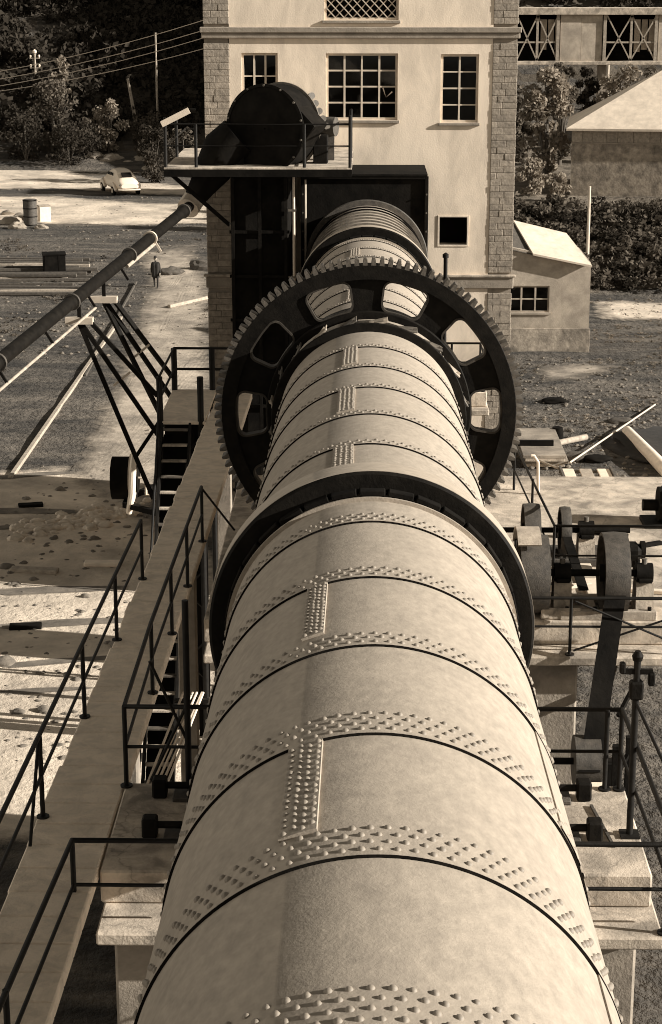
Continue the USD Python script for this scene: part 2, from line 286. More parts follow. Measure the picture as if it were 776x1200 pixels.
for i in range(len(seams) - 1):
    y0, y1 = seams[i], seams[i + 1]; far = min(y1 + 0.3, 46.2)
    prof = [(R + STEP, y0), (R + STEP, y0 + 0.004)] + [(R + STEP * (1 - t), y0 + (y1 - y0) * t) for t in (0.33, 0.66, 1.0)] + [(R - 0.002, far), (R - 0.03, far), (R - 0.03, y0)]
    st = obj('shell_strake', MB().lathe(prof, 160, kx), SHELL, kiln, 30); strakes.append(st)
    obj('lap_shade_ring', MB().lathe([(R + STEP + 0.0015, y0 - 0.008), (R + STEP + 0.0015, y0 - 0.001), (R - 0.004, y0 - 0.001), (R - 0.004, y0 - 0.008)], 160, kx), BLACK, st, 30)  # black ring added at the lap, painting the shade of the step
    rows = 4 if y0 < 12 else (3 if y0 < 18 else 2)
    cnt = 88
    for j in range(rows):
        for k in range(cnt):
            y = y0 + 0.075 + 0.1 * j
            a = 2 * math.pi * (k + 0.5 * (j % 2)) / cnt
            rivets.append((a, y, shell_r(y, i), i))
    if i in strap_for:
        a0, a1 = map(math.radians, strap_for[i]); ys = np.linspace(y0 + (0.42 if y0 < 18 else 0.26), y1 - 0.010, 8); aa = np.linspace(a0, a1, 7)
        ro = lambda y: R + STEP * (1 - (y - y0) / (y1 - y0)) + (0.004 if y < y1 else 0.024)
        mb = MB(); v, f = [], []
        for lay in (0.018, -0.03):
            for y in ys:
                for a in aa: v.append(kp(a, y, (ro(y) if y < y1 else R + STEP + 0.002) + lay))
        n, m = len(ys), len(aa); o = n * m
        for p in range(n - 1):
            for q in range(m - 1):
                b = p * m + q; f.append((b, b + 1, b + m + 1, b + m)); f.append((o + b, o + b + m, o + b + m + 1, o + b + 1))
        for p in range(n - 1):
            b, c = p * m, p * m + m - 1; f += [(b, b + m, o + b + m, o + b), (c, o + c, o + c + m, c + m)]
        for q in range(m - 1):
            b, c = q, (n - 1) * m + q; f += [(b, o + b, o + b + 1, b + 1), (c, c + 1, o + c + 1, o + c)]
        obj('seam_strap', MB().add(v, f), SHELL, st, 30)
        cols = np.linspace(a0 + 0.02, a1 - 0.02, 4) if y0 < 18 else np.linspace(a0 + 0.02, a1 - 0.02, 4)
        nn = 15
        for ci, a in enumerate(cols):
            for k in range(nn):
                y = y0 + 0.47 + (y1 - y0 - 0.47) * (k + 0.5 * (ci % 2)) / nn if y0 < 18 else y0 + 0.3 + (y1 - y0 - 0.3) * (k + 0.5 * (ci % 2)) / nn
                rivets.append((a, y, ro(y) + 0.018, i))
    if i in seam_right:
        a0 = math.radians(seam_right[i]); v, f = [], []
        aa = np.linspace(a0, a0 + 0.30, 6); ys = np.linspace(y0 + 0.02, y1, 6)
        for lay in (0.012, -0.02):
            for y in ys:
                for a in aa: v.append(kp(a, y, shell_r(y, i) + lay))
        n, m = 6, 6; o = 36
        for p in range(5):
            for q in range(5):
                b = p * m + q; f.append((b, b + 1, b + m + 1, b + m))
        for p in range(5): b = p * m; f += [(b, b + m, o + b + m, o + b)]
        obj('lap_plate', MB().add(v, f), SHELL, st, 30)
    # longitudinal plate joints hidden under the shell are left plain
pr = 0.0215
_t = np.arange(8) * math.pi / 4
rv_v = np.vstack([np.c_[1.2 * np.cos(_t), 1.2 * np.sin(_t), np.full(8, -0.1)], np.c_[np.cos(_t), np.sin(_t), np.full(8, 0.30)], np.c_[0.85 * np.cos(_t), 0.85 * np.sin(_t), np.full(8, 0.58)], np.c_[0.5 * np.cos(_t), 0.5 * np.sin(_t), np.full(8, 0.80)], [[0, 0, 0.88]]])
rv_f = []
for l in (0, 8, 16):
    for j in range(8): k = (j + 1) % 8; rv_f += [(l + j, l + k, l + 8 + k), (l + j, l + 8 + k, l + 8 + j)]
for j in range(8): rv_f.append((24 + j, 24 + (j + 1) % 8, 32))
rv_f = np.array(rv_f)
def rivet_mesh(a, y, r, s=pr):
    c = kp(a, y, r); n = kx([math.sin(a), 0, math.cos(a)]) - A0; t = kx([math.cos(a), 0, -math.sin(a)]) - A0; b = np.cross(n, t)
    return c + s * (rv_v @ np.array([t, b, n])), rv_f
rivets = [q for q in rivets if q[1] < 45.6 and not any(abs(q[1] - t) < 0.32 for t in (18.46, 44.95)) and not 28.9 < q[1] < 30.9]
front = lambda q: math.cos(q[0]) > 0.45 and q[1] > 7.5
order = sorted(range(len(rivets)), key=lambda i: (not front(rivets[i]), rivets[i][1]))
pick = set(order[:290]); rest = MB()
for i, (a, y, r, k) in enumerate(rivets):
    v, f = rivet_mesh(a + rng.normal() * 0.0018, y + rng.normal() * 0.003, r - rng.uniform(0, 0.003), pr * rng.uniform(0.9, 1.08))
    if i in pick: obj('rivet', (v, f), RIVET, strakes[k], 60)
    else: rest.add(v, f)
obj('rivets', rest, RIVET, kiln, 60, kind='stuff')

def tyre(y, w, ro, ri, name, pad=0.10):
    b = 0.03
    t = obj('riding_tyre', MB().lathe([(ri, y), (ro - b, y), (ro - 0.004, y + b), (ro - 0.004, y + w - b), (ro - b, y + w), (ri, y + w)], 160, kx), BLACK, kiln, 25, label=name)
    obj('rolling_surface', MB().lathe([(ro, y + 0.04), (ro, y + w - 0.04), (ro - 0.01, y + w - 0.04), (ro - 0.01, y + 0.04)], 160, kx), POLISH, t, 25)
    ring = obj('retaining_ring', MB().lathe([(R + 0.005, y - 0.30), (R + 0.05, y - 0.30), (R + 0.05, y - 0.27), (R + 0.005, y - 0.27)], 160, kx), SHELL, t, 25)
    for k in range(32):
        a = 2 * math.pi * k / 32; mb = MB().box((0, 0, 0), (0.26, w + 0.24, 0.06), 0, 0.01); v = mb.v[0]
        v = np.stack([v[:, 0] * math.cos(a) + (v[:, 2] + R + 0.04) * math.sin(a), v[:, 1] + y + w / 2, -v[:, 0] * math.sin(a) + (v[:, 2] + R + 0.045) * math.cos(a)], 1)
        obj('tyre_pad', (kx(v), mb.f[0]), BLACK2, t, 25)
TY1, TY2 = 18.21, 44.7
tyre(TY1, 0.48, 1.675, 1.47, 'near riding tyre')
tyre(TY2, 0.50, 1.70, 1.45, 'far riding tyre')

# girth gear
GY, GT = 30.08, 0.36
disc = Point(0, 0).buffer(2.32, 90).difference(Point(0, 0).buffer(1.56, 60))
holes = []
for k in range(10):
    am = math.radians(17 + 36 * k); half = math.radians(10.3)
    aa = np.linspace(am - half, am + half, 14)
    sect = Polygon([(1.68 * math.sin(a), 1.68 * math.cos(a)) for a in aa] + [(2.17 * math.sin(a), 2.17 * math.cos(a)) for a in aa[::-1]])
    holes.append(sect.buffer(-0.13).buffer(0.13))
web = disc.difference(unary_union(holes))
def gearpart(poly, y0, y1):
    m = trimesh.creation.extrude_polygon(poly, y1 - y0, engine='earcut'); v = np.array(m.vertices)
    return kx(np.stack([v[:, 0], v[:, 2] + y0, v[:, 1]], 1)), np.array(m.faces)[:, ::-1]
gear = obj('girth_gear', gearpart(web, GY + 0.08, GY + 0.26), BLACK, kiln, 30)
obj('gear_rim', MB().lathe([(2.19, GY), (2.41, GY), (2.42, GY + 0.01), (2.42, GY + GT - 0.01), (2.41, GY + GT), (2.19, GY + GT)], 160, kx), BLACK, gear, 25)
obj('gear_hub', MB().lathe([(1.55, GY - 0.03), (1.66, GY - 0.03), (1.675, GY - 0.01), (1.675, GY + GT + 0.03), (1.55, GY + GT + 0.03)], 128, kx), BLACK, gear, 25)
for h in holes:
    e = np.array(h.exterior.coords)[:-1]; ring = Polygon(h.buffer(0.02).exterior.coords, [h.buffer(-0.012).exterior.coords])
    obj('window_lip', gearpart(ring, GY + 0.05, GY + 0.29), LIP, gear, 30)
NT = 112
for k in range(NT):
    a = 2 * math.pi * (k + 0.5) / NT; w = 2 * math.pi * 2.4 / NT
    q = Polygon([(-0.30 * w, 2.405), (-0.26 * w, 2.465), (-0.15 * w, 2.535), (0.15 * w, 2.535), (0.26 * w, 2.465), (0.30 * w, 2.405)])
    obj('gear_tooth', gearpart(affinity.rotate(q, -math.degrees(a), origin=(0, 0)), GY + 0.004, GY + GT - 0.004), TOOTH, gear, 20)
obj('mounting_flange', MB().lathe([(R, GY - 0.62), (R + 0.13, GY - 0.62), (R + 0.14, GY - 0.61), (R + 0.14, GY - 0.55), (R, GY - 0.55)], 128, kx), BLACK, gear, 25)
for k in range(20):
    a = 2 * math.pi * (k + 0.3) / 20
    mb = MB().box((0, 0, 0), (0.30, 0.5, 0.03), 0, 0.006).box((0.1, -0.12, 0.03), (0.05, 0.05, 0.04)).box((-0.1, -0.12, 0.03), (0.05, 0.05, 0.04)); vv, ff = mb.mesh()
    tilt = vv[:, 2] + 0.10 * (vv[:, 0] / 0.3)
    v = np.stack([vv[:, 0] * math.cos(a) + (tilt + R + 0.12) * math.sin(a), vv[:, 1] + GY - 0.28, -vv[:, 0] * math.sin(a) + (tilt + R + 0.12) * math.cos(a)], 1)
    obj('spring_plate', (kx(v), ff), STEEL if k % 3 else POLISH, gear, 25)
# stiffening ring behind the gear and the ribbed cooling jacket at the hot end
obj('stiffening_ring', MB().lathe([(R, 31.6), (R + 0.10, 31.6), (R + 0.11, 31.61), (R + 0.11, 31.75), (R, 31.75)], 128, kx), BLACK, kiln, 25)
obj('cooling_jacket', MB().lathe([(R + 0.01, 45.35), (1.56, 45.35), (1.56, 53.4), (R + 0.01, 53.4)], 128, kx), SHELL, kiln, 25)
for k in range(8):
    y = 45.9 + k * 0.85
    obj('jacket_ring', MB().lathe([(1.555, y), (1.60, y), (1.60, y + 0.09), (1.555, y + 0.09)], 128, kx), BLACK2 if k in (6, 7) else STEEL, kiln, 25)
obj('nose_seal', MB().lathe([(1.55, 52.6), (1.70, 52.6), (1.72, 52.62), (1.72, 52.75), (1.55, 52.75)], 128, kx), PULLEY, kiln, 25)

# ------------------------------------------------------------ piers, walkway
def slab_pier(name, label, x0, x1, yb, yf, zt, ledge, x0c, x1c, nose=0.62):
    t = thing(name, label, 'concrete pier', ((x0 + x1) / 2, (yb + yf) / 2, 0))
    obj('top_block', MB().bb((x0, yf, zt - 0.36), (x1, yb, zt), 0.02), CONC, t, 25)
    obj('ledge_slab', MB().bb((x0 + 0.03, yf - nose, zt - 0.50), (x1 + 0.04, yb + 0.12, zt - 0.363), 0.02), CONC, t, 25)
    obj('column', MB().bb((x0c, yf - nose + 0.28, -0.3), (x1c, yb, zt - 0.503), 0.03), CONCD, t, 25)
    return t
p1z = zV(8.0, 18.2)
slab_pier('kiln_pier', 'wide concrete pier under the near riding tyre', -2.62, 2.93, 19.3, 17.14, p1z, 0, -2.45, 2.75)
p2z = zV(8.0, 28.5)
slab_pier('drive_pier', 'concrete drive pier below the girth gear carrying pulleys', -2.3, 6.1, 34.2, 25.9, p2z, 0, -2.0, 3.15, 0.52)
slab_pier('far_pier', 'far concrete pier between the girth gear and the plastered building', -1.0, 3.0, 45.7, 44.3, zV(8.0, 45), 0, -0.9, 2.2, 0.35)
wk = thing('elevated_walkway', 'narrow grey concrete walkway running along the left of the kiln', 'walkway', (-3.05, 26, 0))
y = 10.0
while y < 44:
    y2 = y + 0.55; jag = rng.uniform(-0.02, 0.02)
    v0 = MB().bb((-3.45 + jag, y + 0.004, -0.17), (-2.64, y2 - 0.004 - rng.uniform(0, .012), rng.uniform(-.006, .002)), 0.015); v = v0.v[0]; v[:, 2] += zV(8.0, 0) - S * v[:, 1]
    obj('walkway_slab', (v, v0.f[0]), WALK, wk, 25)
    y = y2
for y in (13, 22.5, 31, 40):
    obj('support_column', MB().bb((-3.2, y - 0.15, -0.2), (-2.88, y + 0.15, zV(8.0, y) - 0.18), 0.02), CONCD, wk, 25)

# bearings of the supporting rollers
def bearing(x, y, side, label):
    z = p1z
    t = thing('roller_bearing', label, 'bearing', (x, y, z), 'bearings of the support rollers')
    obj('bed_plate', MB().bb((x - 0.55, y - 0.17, z), (x + 0.55, y + 0.17, z + 0.05), 0.01), PULLEY, t)
    hp = [(-0.36, 0.05), (0.36, 0.05), (0.34, 0.16)] + [(0.24 * math.cos(a), 0.16 + 0.24 * math.sin(a)) for a in np.linspace(0.1, math.pi - 0.1, 12)] + [(-0.34, 0.16)]
    obj('housing', MB().prism([(x + p, z + q) for p, q in hp], 'y', y - 0.13, y + 0.13), BLACK, t)
    for s in (-0.3, 0.3): obj('cap_bolt', MB().cyl((x + s, y, z + 0.15), (x + s, y, z + 0.24), 0.035, 8), STEEL, t)
    o = 0.62 * side
    obj('thrust_screw', MB().cyl((x + 0.36 * side, y, z + 0.13), (x + o, y, z + 0.13), 0.04, 10), BLACK, t)
    obj('stop_block', MB().bb((min(x + o, x + o + 0.16 * side), y - 0.09, z), (max(x + o, x + o + 0.16 * side), y + 0.09, z + 0.22), 0.02), BLACK, t)
for x, y, s, l in ((-1.50, 17.95, -1, 'black bearing left of the kiln on the near pier, nearer of the pair'), (-1.50, 18.95, -1, 'black bearing left of the kiln on the near pier, farther of the pair'),
                   (1.74, 17.95, 1, 'black bearing right of the kiln on the near pier, nearer of the pair'), (1.74, 18.95, 1, 'black bearing right of the kiln on the near pier, farther of the pair')):
    bearing(x, y, s, l)
for s in (-1, 1):
    c = kx([1.28 * s, 0, -1.76]); t = thing('support_roller', 'steel support roller under the near tyre on the ' + ('left' if s < 0 else 'right'), 'roller', c + [0, 18.45, -0.64])
    prof = [(0.12, 18.16), (0.46, 18.16), (0.48, 18.18), (0.48, 18.72), (0.46, 18.74), (0.12, 18.74)]
    q = lambda v: kx(v) + [1.28 * s, 0, -1.74]
    obj('wheel', MB().lathe(prof, 48, q), POLISH, t); obj('shaft', MB().lathe([(0.0, 17.8), (0.11, 17.8), (0.11, 19.1), (0, 19.1)], 20, q), STEEL, t)
single('long_bolt', MB().beam((2.50, 18.75, p1z + 0.015), (2.62, 17.75, p1z + 0.015), 0.03, 0.03), PULLEY, 'long rusty rod lying on the near pier right of the bearings', 'iron rod')

# ------------------------------------------------------------ guard rails
def guard_rail(label, path, posts, h=0.95, rails=(1.0, 0.5), r=0.027, extra=(), rails_mat=RAILM):
    """path: foot line (points); posts: arc fractions per segment"""
    path = [np.asarray(p, float) for p in path]
    t = thing('guard_rail', label, 'guard rail', path[0])
    for k, fr in enumerate(rails):
        obj('top_rail' if k == 0 else 'mid_rail', MB().tube([p + [0, 0, h * fr] for p in path], r if k == 0 else r * 0.75, 10), rails_mat, t, 60)
    for p in posts:
        p = np.asarray(p, float); obj('post', MB().cyl(p, p + [0, 0, h], r, 10), rails_mat, t, 60)
        obj('foot_plate', MB().cyl(p, p + [0, 0, 0.02], 0.07, 10), rails_mat, t, 60)
    for p, q in extra: obj('brace', MB().cyl(p, q, r * 0.7, 8), rails_mat, t, 60)
    return t
W = lambda x, y: np.array([x, y, zV(8.0, y)])
L1 = zV(8.0, 18.2) - 0.363
fy = 16.62
guard_rail('black pipe rail on the near pier ledge left of the kiln', [(-0.9, fy, L1), (-2.80, fy, L1), (-2.80, 12.0, L1 + 0.45), (-2.80, 8.0, L1 + 0.6)], [(-2.80, fy, L1), (-2.80, 13.2, L1 + 0.36), (-2.80, 9.6, L1 + 0.54)])
guard_rail('black pipe rail on the near pier ledge right of the kiln', [(1.1, fy, L1), (2.9, fy, L1), (3.9, fy, L1)], [(2.98, fy, L1)])
lp = [24.6, 21.5, 18.4, 15.3, 12.2, 27.7]
guard_rail('outer black pipe rail along the left edge of the walkway', [W(-3.40, 10), W(-3.40, 27.7)], [W(-3.40, y) for y in lp], extra=[(W(-3.40, 17.6) + [0, 0, .02], W(-3.40, 18.35) + [0, 0, .93]), (W(-3.40, 15.3) + [0, 0, .02], W(-3.40, 16.0) + [0, 0, .93])])
guard_rail('inner black pipe rail between walkway and kiln, from corner post to the gear', [(-1.1, 19.2, p1z), (-2.60, 19.2, p1z), W(-2.66, 22.4), W(-2.66, 30.0)], [(-2.60, 19.2, p1z), W(-2.66, 22.4), W(-2.66, 24.9), W(-2.66, 27.3), W(-2.66, 30.0)], extra=[(W(-2.66, 30.0) + [0, 0, 0.93], W(-2.15, 30.4) + [0, 0, 0.1])])
guard_rail('short black pipe rail at the back of the near pier right of the kiln', [(1.0, 19.2, p1z), (2.86, 19.2, p1z), (2.88, 12.5, zV(8.0, 12.5))], [(2.86, 19.2, p1z), (2.70, 19.2, p1z)], rails=(1.0, 0.48))
guard_rail('pipe rail with crossed braces along the front edge of the drive pier', [(1.2, 25.48, p2z - 0.363), (5.2, 25.48, p2z - 0.363)], [(3.0, 25.48, p2z - 0.363), (4.6, 25.48, p2z - 0.363)], h=0.86, r=0.024, extra=[((3.05, 25.48, p2z - 0.30), (4.55, 25.48, p2z + 0.25)), ((3.05, 25.48, p2z + 0.45), (4.55, 25.48, p2z - 0.2))])
guard_rail('pipe rail behind the drive pulleys, turning back past the gear', [(5.3, 27.6, p2z), (2.95, 27.6, p2z), (2.78, 33.2, p2z - 0.1)], [(2.95, 27.6, p2z), (2.78, 33.2, p2z - 0.1), (2.86, 30.4, p2z)], r=0.022)
guard_rail('pipe rail on the far pier seen through the gear windows', [(1.4, 45.6, zV(8.0, 45)), (2.9, 45.6, zV(8.0, 45)), (2.9, 44.4, zV(8.0, 45))], [(2.9, 45.6, zV(8.0, 45)), (2.2, 45.6, zV(8.0, 45)), (2.9, 44.4, zV(8.0, 45))])
# tall standards on the near pier
def standard(x, y, h, label, headed):
    t = thing('standard_post', label, 'post', (x, y, p1z))
    obj('pole', MB().cyl((x, y, p1z), (x, y, p1z + h), 0.036, 12), RAILM, t); obj('foot_plate', MB().box((x, y, p1z + 0.012), (0.2, 0.2, 0.024)), RAILM, t)
    if headed:
        obj('junction_box', MB().box((x, y, p1z + h - 0.32), (0.14, 0.12, 0.2), 0, 0.02), BLACK, t); obj('insulator', MB().tube([(x, y, p1z + h), (x, y, p1z + h + 0.05), (x, y, p1z + h + 0.1)], [0.05, 0.06, 0.03], 12), BLACK, t)
        obj('bracket', MB().beam((x - 0.16, y, p1z + h - 0.12), (x + 0.16, y, p1z + h - 0.12), 0.05, 0.05).box((x + 0.15, y, p1z + h - 0.2), (0.07, 0.09, 0.14), 0, 0.015).box((x - 0.15, y, p1z + h - 0.08), (0.06, 0.08, 0.12), 0, 0.015), BLACK, t)
        obj('stay_rod', MB().cyl((x, y, p1z + 1.5), (x + 0.75, y - 2.0, p1z + 0.05), 0.018, 8), RAILM, t)
    else:
        for a, b in (((x, y, p1z + 1.0), (x - 0.42, y, p1z + 0.1)), ((x, y, p1z + 0.55), (x - 0.4, y, p1z + 1.5))): obj('brace', MB().cyl(a, b, 0.018, 8), RAILM, t)
standard(2.82, 18.05, 1.95, 'tall black post with electrical fittings on the near pier', True)
standard(-1.90, 19.15, 2.2, 'tall thin black post with crossed braces left of the kiln', False)
rods = thing('rod_bundle', 'bundle of thin pale rods lying behind the left corner post', 'rod bundle', (-2.45, 20.6, zV(8.2, 20.6)))
for k in range(5): a = rng.uniform(-0.05, 0.05); obj('rod', MB().cyl((-2.44 + 0.06 * k, 19.7, p1z - 0.22 + 0.01 * k), (-2.32 + 0.06 * k + a, 23.2, p1z - 0.45), 0.016, 6), WHITE, rods)
obj('hanger', MB().bb((-2.5, 19.31, p1z - 0.30), (-2.1, 19.38, p1z - 0.24)), RAILM, rods)
obj('hanger', MB().bb((-2.45, 23.0, p1z - 0.52), (-1.95, 23.06, p1z - 0.47)), RAILM, rods)

# ------------------------------------------------------------ drive machinery on the drive pier
def wheel(name, label, x, y, zc, r, w, belt=False):
    t = thing(name, label, 'pulley', (x, y, zc - r)); n = 40
    tf = lambda v: np.stack([v[:, 1] + x, v[:, 0] + y, v[:, 2] + zc], 1)
    def L(prof): m = MB().lathe(prof, n, tf); m.f = [f[:, ::-1] for f in m.f]; return m
    obj('rim', L([(r - 0.05, -w / 2), (r - 0.005, -w / 2), (r + 0.008, 0), (r - 0.005, w / 2), (r - 0.05, w / 2)]), PULLEY, t)
    obj('hub', L([(0.05, -w / 2 - 0.03), (0.13, -w / 2 - 0.03), (0.13, w / 2 + 0.03), (0.05, w / 2 + 0.03)]), BLACK, t)
    obj('web', L([(0.10, -w * 0.22), (r - 0.04, -w * 0.22), (r - 0.04, w * 0.22), (0.10, w * 0.22)]), BLACK, t)
    for k in range(6):
        a = k * math.pi / 3; obj('spoke', MB().beam((x, y + 0.1 * math.sin(a), zc + 0.1 * math.cos(a)), (x, y + (r - 0.04) * math.sin(a), zc + (r - 0.04) * math.cos(a)), 0.06, w * 0.6), PULLEY, t)
    return t
zs = p2z + 0.58
def block(x, y, zt, label):
    t = thing('pillow_block', label, 'bearing', (x, y, p2z), 'bearing blocks of the drive shafts')
    obj('pedestal', MB().prism([(y - 0.24, p2z), (y + 0.24, p2z), (y + 0.15, zt - 0.1), (y - 0.15, zt - 0.1)], 'x', x - 0.13, x + 0.13), CONC, t)
    obj('housing', MB().cyl((x - 0.12, y, zt), (x + 0.12, y, zt), 0.15, 20), BLACK, t); obj('cap', MB().bb((x - 0.1, y - 0.2, zt - 0.10), (x + 0.1, y + 0.2, zt - 0.04), 0.01), BLACK, t)
    obj('oil_cup', MB().cyl((x, y, zt + 0.14), (x, y, zt + 0.22), 0.04, 10), STEEL, t)
wheel('drive_pulley', 'broad dark belt pulley close beside the near tyre edge', 2.52, 26.35, p2z + 0.58, 0.58, 0.42)
wheel('drive_pulley', 'broad dark belt pulley in the middle of the front shaft', 3.70, 26.35, p2z + 0.60, 0.60, 0.36)
wheel('drive_pulley', 'smaller dark pulley on the rear shaft near the gear', 2.72, 29.0, p2z + 0.45, 0.45, 0.26)
wheel('drive_pulley', 'narrow dark pulley carrying the slanting belt on the rear shaft', 3.25, 28.9, p2z + 0.5, 0.38, 0.16)
single('drive_shaft', MB().cyl((2.1, 26.35, p2z + 0.6), (4.25, 26.35, p2z + 0.6), 0.055, 16), BLACK, 'dark steel shaft carrying the two broad front pulleys', 'drive shaft')
single('drive_shaft', MB().cyl((2.0, 29.0, p2z + 0.47), (4.3, 28.95, p2z + 0.49), 0.045, 16), BLACK, 'dark steel shaft of the rear pulleys running to the motor', 'drive shaft')
block(2.95, 26.35, p2z + 0.6, 'bearing block between the two broad front pulleys'); block(4.15, 26.35, p2z + 0.6, 'bearing block at the outer end of the front shaft'); block(3.6, 28.95, p2z + 0.49, 'bearing block on the rear shaft right of the slanting belt')
single('drive_belt', MB().beam((3.25, 28.52, p2z + 0.5), (3.35, 26.9, p2z + 0.15), 0.14, 0.012).beam((3.25, 29.28, p2z + 0.5), (3.36, 27.1, p2z + 0.08), 0.14, 0.012), BLACK2, 'dark flat belt slanting down from the narrow rear pulley', 'belt')
single('timber_plank', MB().bb((3.42, 26.9, p2z + 0.002), (3.64, 28.7, p2z + 0.06), 0.008), WHITE, 'pale plank lying beside the slanting drive belt', 'plank')
mo = thing('electric_motor', 'dark boxy electric motor at the right edge behind the rails', 'electric motor', (5.36, 31.0, p2z))
obj('body', MB().cyl((5.06, 31.0, p2z + 0.36), (5.71, 31.0, p2z + 0.36), 0.30, 28), BLACK2, mo); obj('casing', MB().bb((5.14, 30.72, p2z + 0.06), (5.64, 31.28, p2z + 0.66), 0.05), BLACK2, mo)
obj('shaft_end', MB().cyl((4.80, 31.0, p2z + 0.34), (5.06, 31.0, p2z + 0.34), 0.10, 18), BLACK, mo); obj('base', MB().bb((4.8, 30.7, p2z + 0.002), (5.76, 31.3, p2z + 0.08), 0.01), BLACK, mo); obj('terminal_box', MB().bb((5.31, 30.58, p2z + 0.3), (5.56, 30.72, p2z + 0.5), 0.02), BLACK2, mo)
for k in range(6): obj('cooling_fin', MB().bb((5.18 + 0.08 * k, 30.69, p2z + 0.14), (5.20 + 0.08 * k, 30.72, p2z + 0.58)), BLACK, mo)
gb = thing('gear_reducer', 'small dark gear reducer on legs behind the middle pulley', 'gear reducer', (4.1, 27.9, p2z))
obj('casing', MB().bb((3.85, 27.9, p2z + 0.28), (4.35, 28.3, p2z + 0.52), 0.06), BLACK, gb); obj('side_wheel', MB().cyl((3.78, 28.1, p2z + 0.4), (3.86, 28.1, p2z + 0.4), 0.2, 24), BLACK, gb)
for dx in (3.9, 4.3):
    for dy in (27.95, 28.25): obj('leg', MB().cyl((dx, dy, p2z), (dx, dy, p2z + 0.3), 0.035, 8), BLACK, gb)
obj('hand_wheel', MB().cyl((4.35, 28.1, p2z + 0.42), (4.42, 28.1, p2z + 0.42), 0.14, 20), BLACK, gb)
single('concrete_plinth', MB().bb((2.62, 25.95, p2z + 0.002), (3.2, 26.0, p2z + 0.18), 0.02), CONC, 'low pale plinth in front of the left broad pulley', 'plinth')
single('pinion_bearing', MB().prism([(-1.9, p2z), (-1.1, p2z), (-1.2, p2z + 0.75), (-1.45, p2z + 1.0), (-1.7, p2z + 0.75)], 'y', 27.6, 28.3), BLACK, 'black bearing stand low on the left beside the near tyre', 'bearing')
pipe = thing('bent_pipe', 'thin pale upright pipe beyond the rails near the handcart', 'pipe', (3.15, 33.0, p2z)); obj('upright', MB().tube([(3.2, 32.9, p2z), (3.18, 32.9, p2z + 0.6), (3.1, 32.9, p2z + 0.72), (3.05, 32.9, p2z + 0.72)], 0.03, 10), SASH, pipe)
# steel tower with ladder below the drive pier
zt = p2z - 0.52
lb = at_y(691, 905, 24.0)
bt = thing('drive_belt', 'broad dark belt running down from the middle pulley past the pier face', 'belt', lb)
def belt_run(name, p, q, m):
    p, q = np.asarray(p, float), np.asarray(q, float); w = np.array([0.15, 0, 0]); d = (q - p) / np.linalg.norm(q - p); n = np.cross(w, d); n = n / np.linalg.norm(n) * 0.008
    c = [p - w, p + w, q + w, q - w]; obj(name, MB().add([a + n for a in c] + [a - n for a in c], [(0, 1, 2, 3), (7, 6, 5, 4), (0, 4, 5, 1), (1, 5, 6, 2), (2, 6, 7, 3), (3, 7, 4, 0)]), m, bt, False)
belt_run('front_run', (3.66, 25.74, p2z + 0.45), lb, BLACK2)
belt_run('rear_run', (3.72, 26.3, zt - 0.02), lb + [0.05, 0.75, 0.1], WOODD)
lp_ = thing('lower_pulley', 'dark lower pulley at the foot of the broad belt', 'pulley', lb - [0, 0, .4])
lc = lb + [0.0, 0.38, 0.0]
obj('rim', MB().cyl(lc - [0.18, 0, 0], lc + [0.18, 0, 0], 0.37, 28), PULLEY, lp_); obj('shaft', MB().cyl(lc - [0.5, 0, 0], lc + [0.5, 0, 0], 0.05, 12), BLACK, lp_); obj('stand', MB().bb(lc + [0.25, -0.12, -lc[2] - 0.2], lc + [0.4, 0.12, 0.0]), BLACK2, lp_)
fp = thing('steel_frame', 'pair of dark steel columns standing beside the broad belt', 'steel frame', (3.45, 23.4, 0))
obj('column', MB().bb((3.36, 23.2, -0.2), (3.46, 23.3, zt - 0.3)), BLACK2, fp); obj('column', MB().bb((3.58, 23.5, -0.2), (3.66, 23.6, zt - 0.3)), BLACK2, fp)
for z in (5.6, 6.7, 7.6): obj('cross_member', MB().beam((3.41, 23.25, z), (3.62, 23.55, z + 0.25), 0.05, 0.05), BLACK2, fp)
wb = thing('instrument_box', 'small white box at the foot of the dark ladder frame', 'box', (2.95, 21.5, 6.2))
obj('case', MB().bb((2.72, 21.4, 6.85), (3.06, 21.8, 7.25), 0.02), WHITE, wb); obj('lid', MB().bb((2.70, 21.38, 7.252), (3.08, 21.82, 7.29), 0.01), WHITE, wb); obj('stand', MB().bb((2.84, 21.5, -0.2), (2.94, 21.7, 6.85)), CONCD, wb); obj('latch', MB().bb((2.85, 21.37, 7.0), (2.93, 21.4, 7.08)), BLACK, wb)

# ------------------------------------------------------------ main building
BY, BT, BD = 56.0, 0.42, 4.6
bld = thing('plastered_building', 'tall pale plastered mill building with brown quoins behind the kiln', 'building', (-0.15, BY + 4, 0))
bx0, bx1, ztop = -4.66, 4.46, 18.6
wins = [(-3.56, -2.5, 12.35, 14.93, 3, 4, 0), (-1.10, 0.99, 13.02, 14.92, 4, 4, 0), (2.24, 3.34, 12.95, 14.90, 2, 4, 0), (-1.15, 1.0, 15.85, 17.3, 8, 5, 1)]
hole = (2.27, 3.09, 9.38, 10.2)
facade = sbox(bx0 + 0.75, -0.3, bx1 - 0.72, ztop)
for w in wins: facade = facade.difference(sbox(w[0], w[2], w[1], w[3]))
facade = facade.difference(sbox(hole[0], hole[2], hole[1], hole[3]))
wall = obj('front_wall', MB().prism(facade, 'y', BY, BY + BT), STUCCO, bld, 25)
for x0, x1 in ((bx0, bx0 + 0.75), (bx1 - 0.72, bx1)): obj('corner_pier', MB().bb((x0 + 0.02, BY + 0.03, -0.3), (x1 - 0.02, BY + BT, ztop)), BAND, bld, 25)
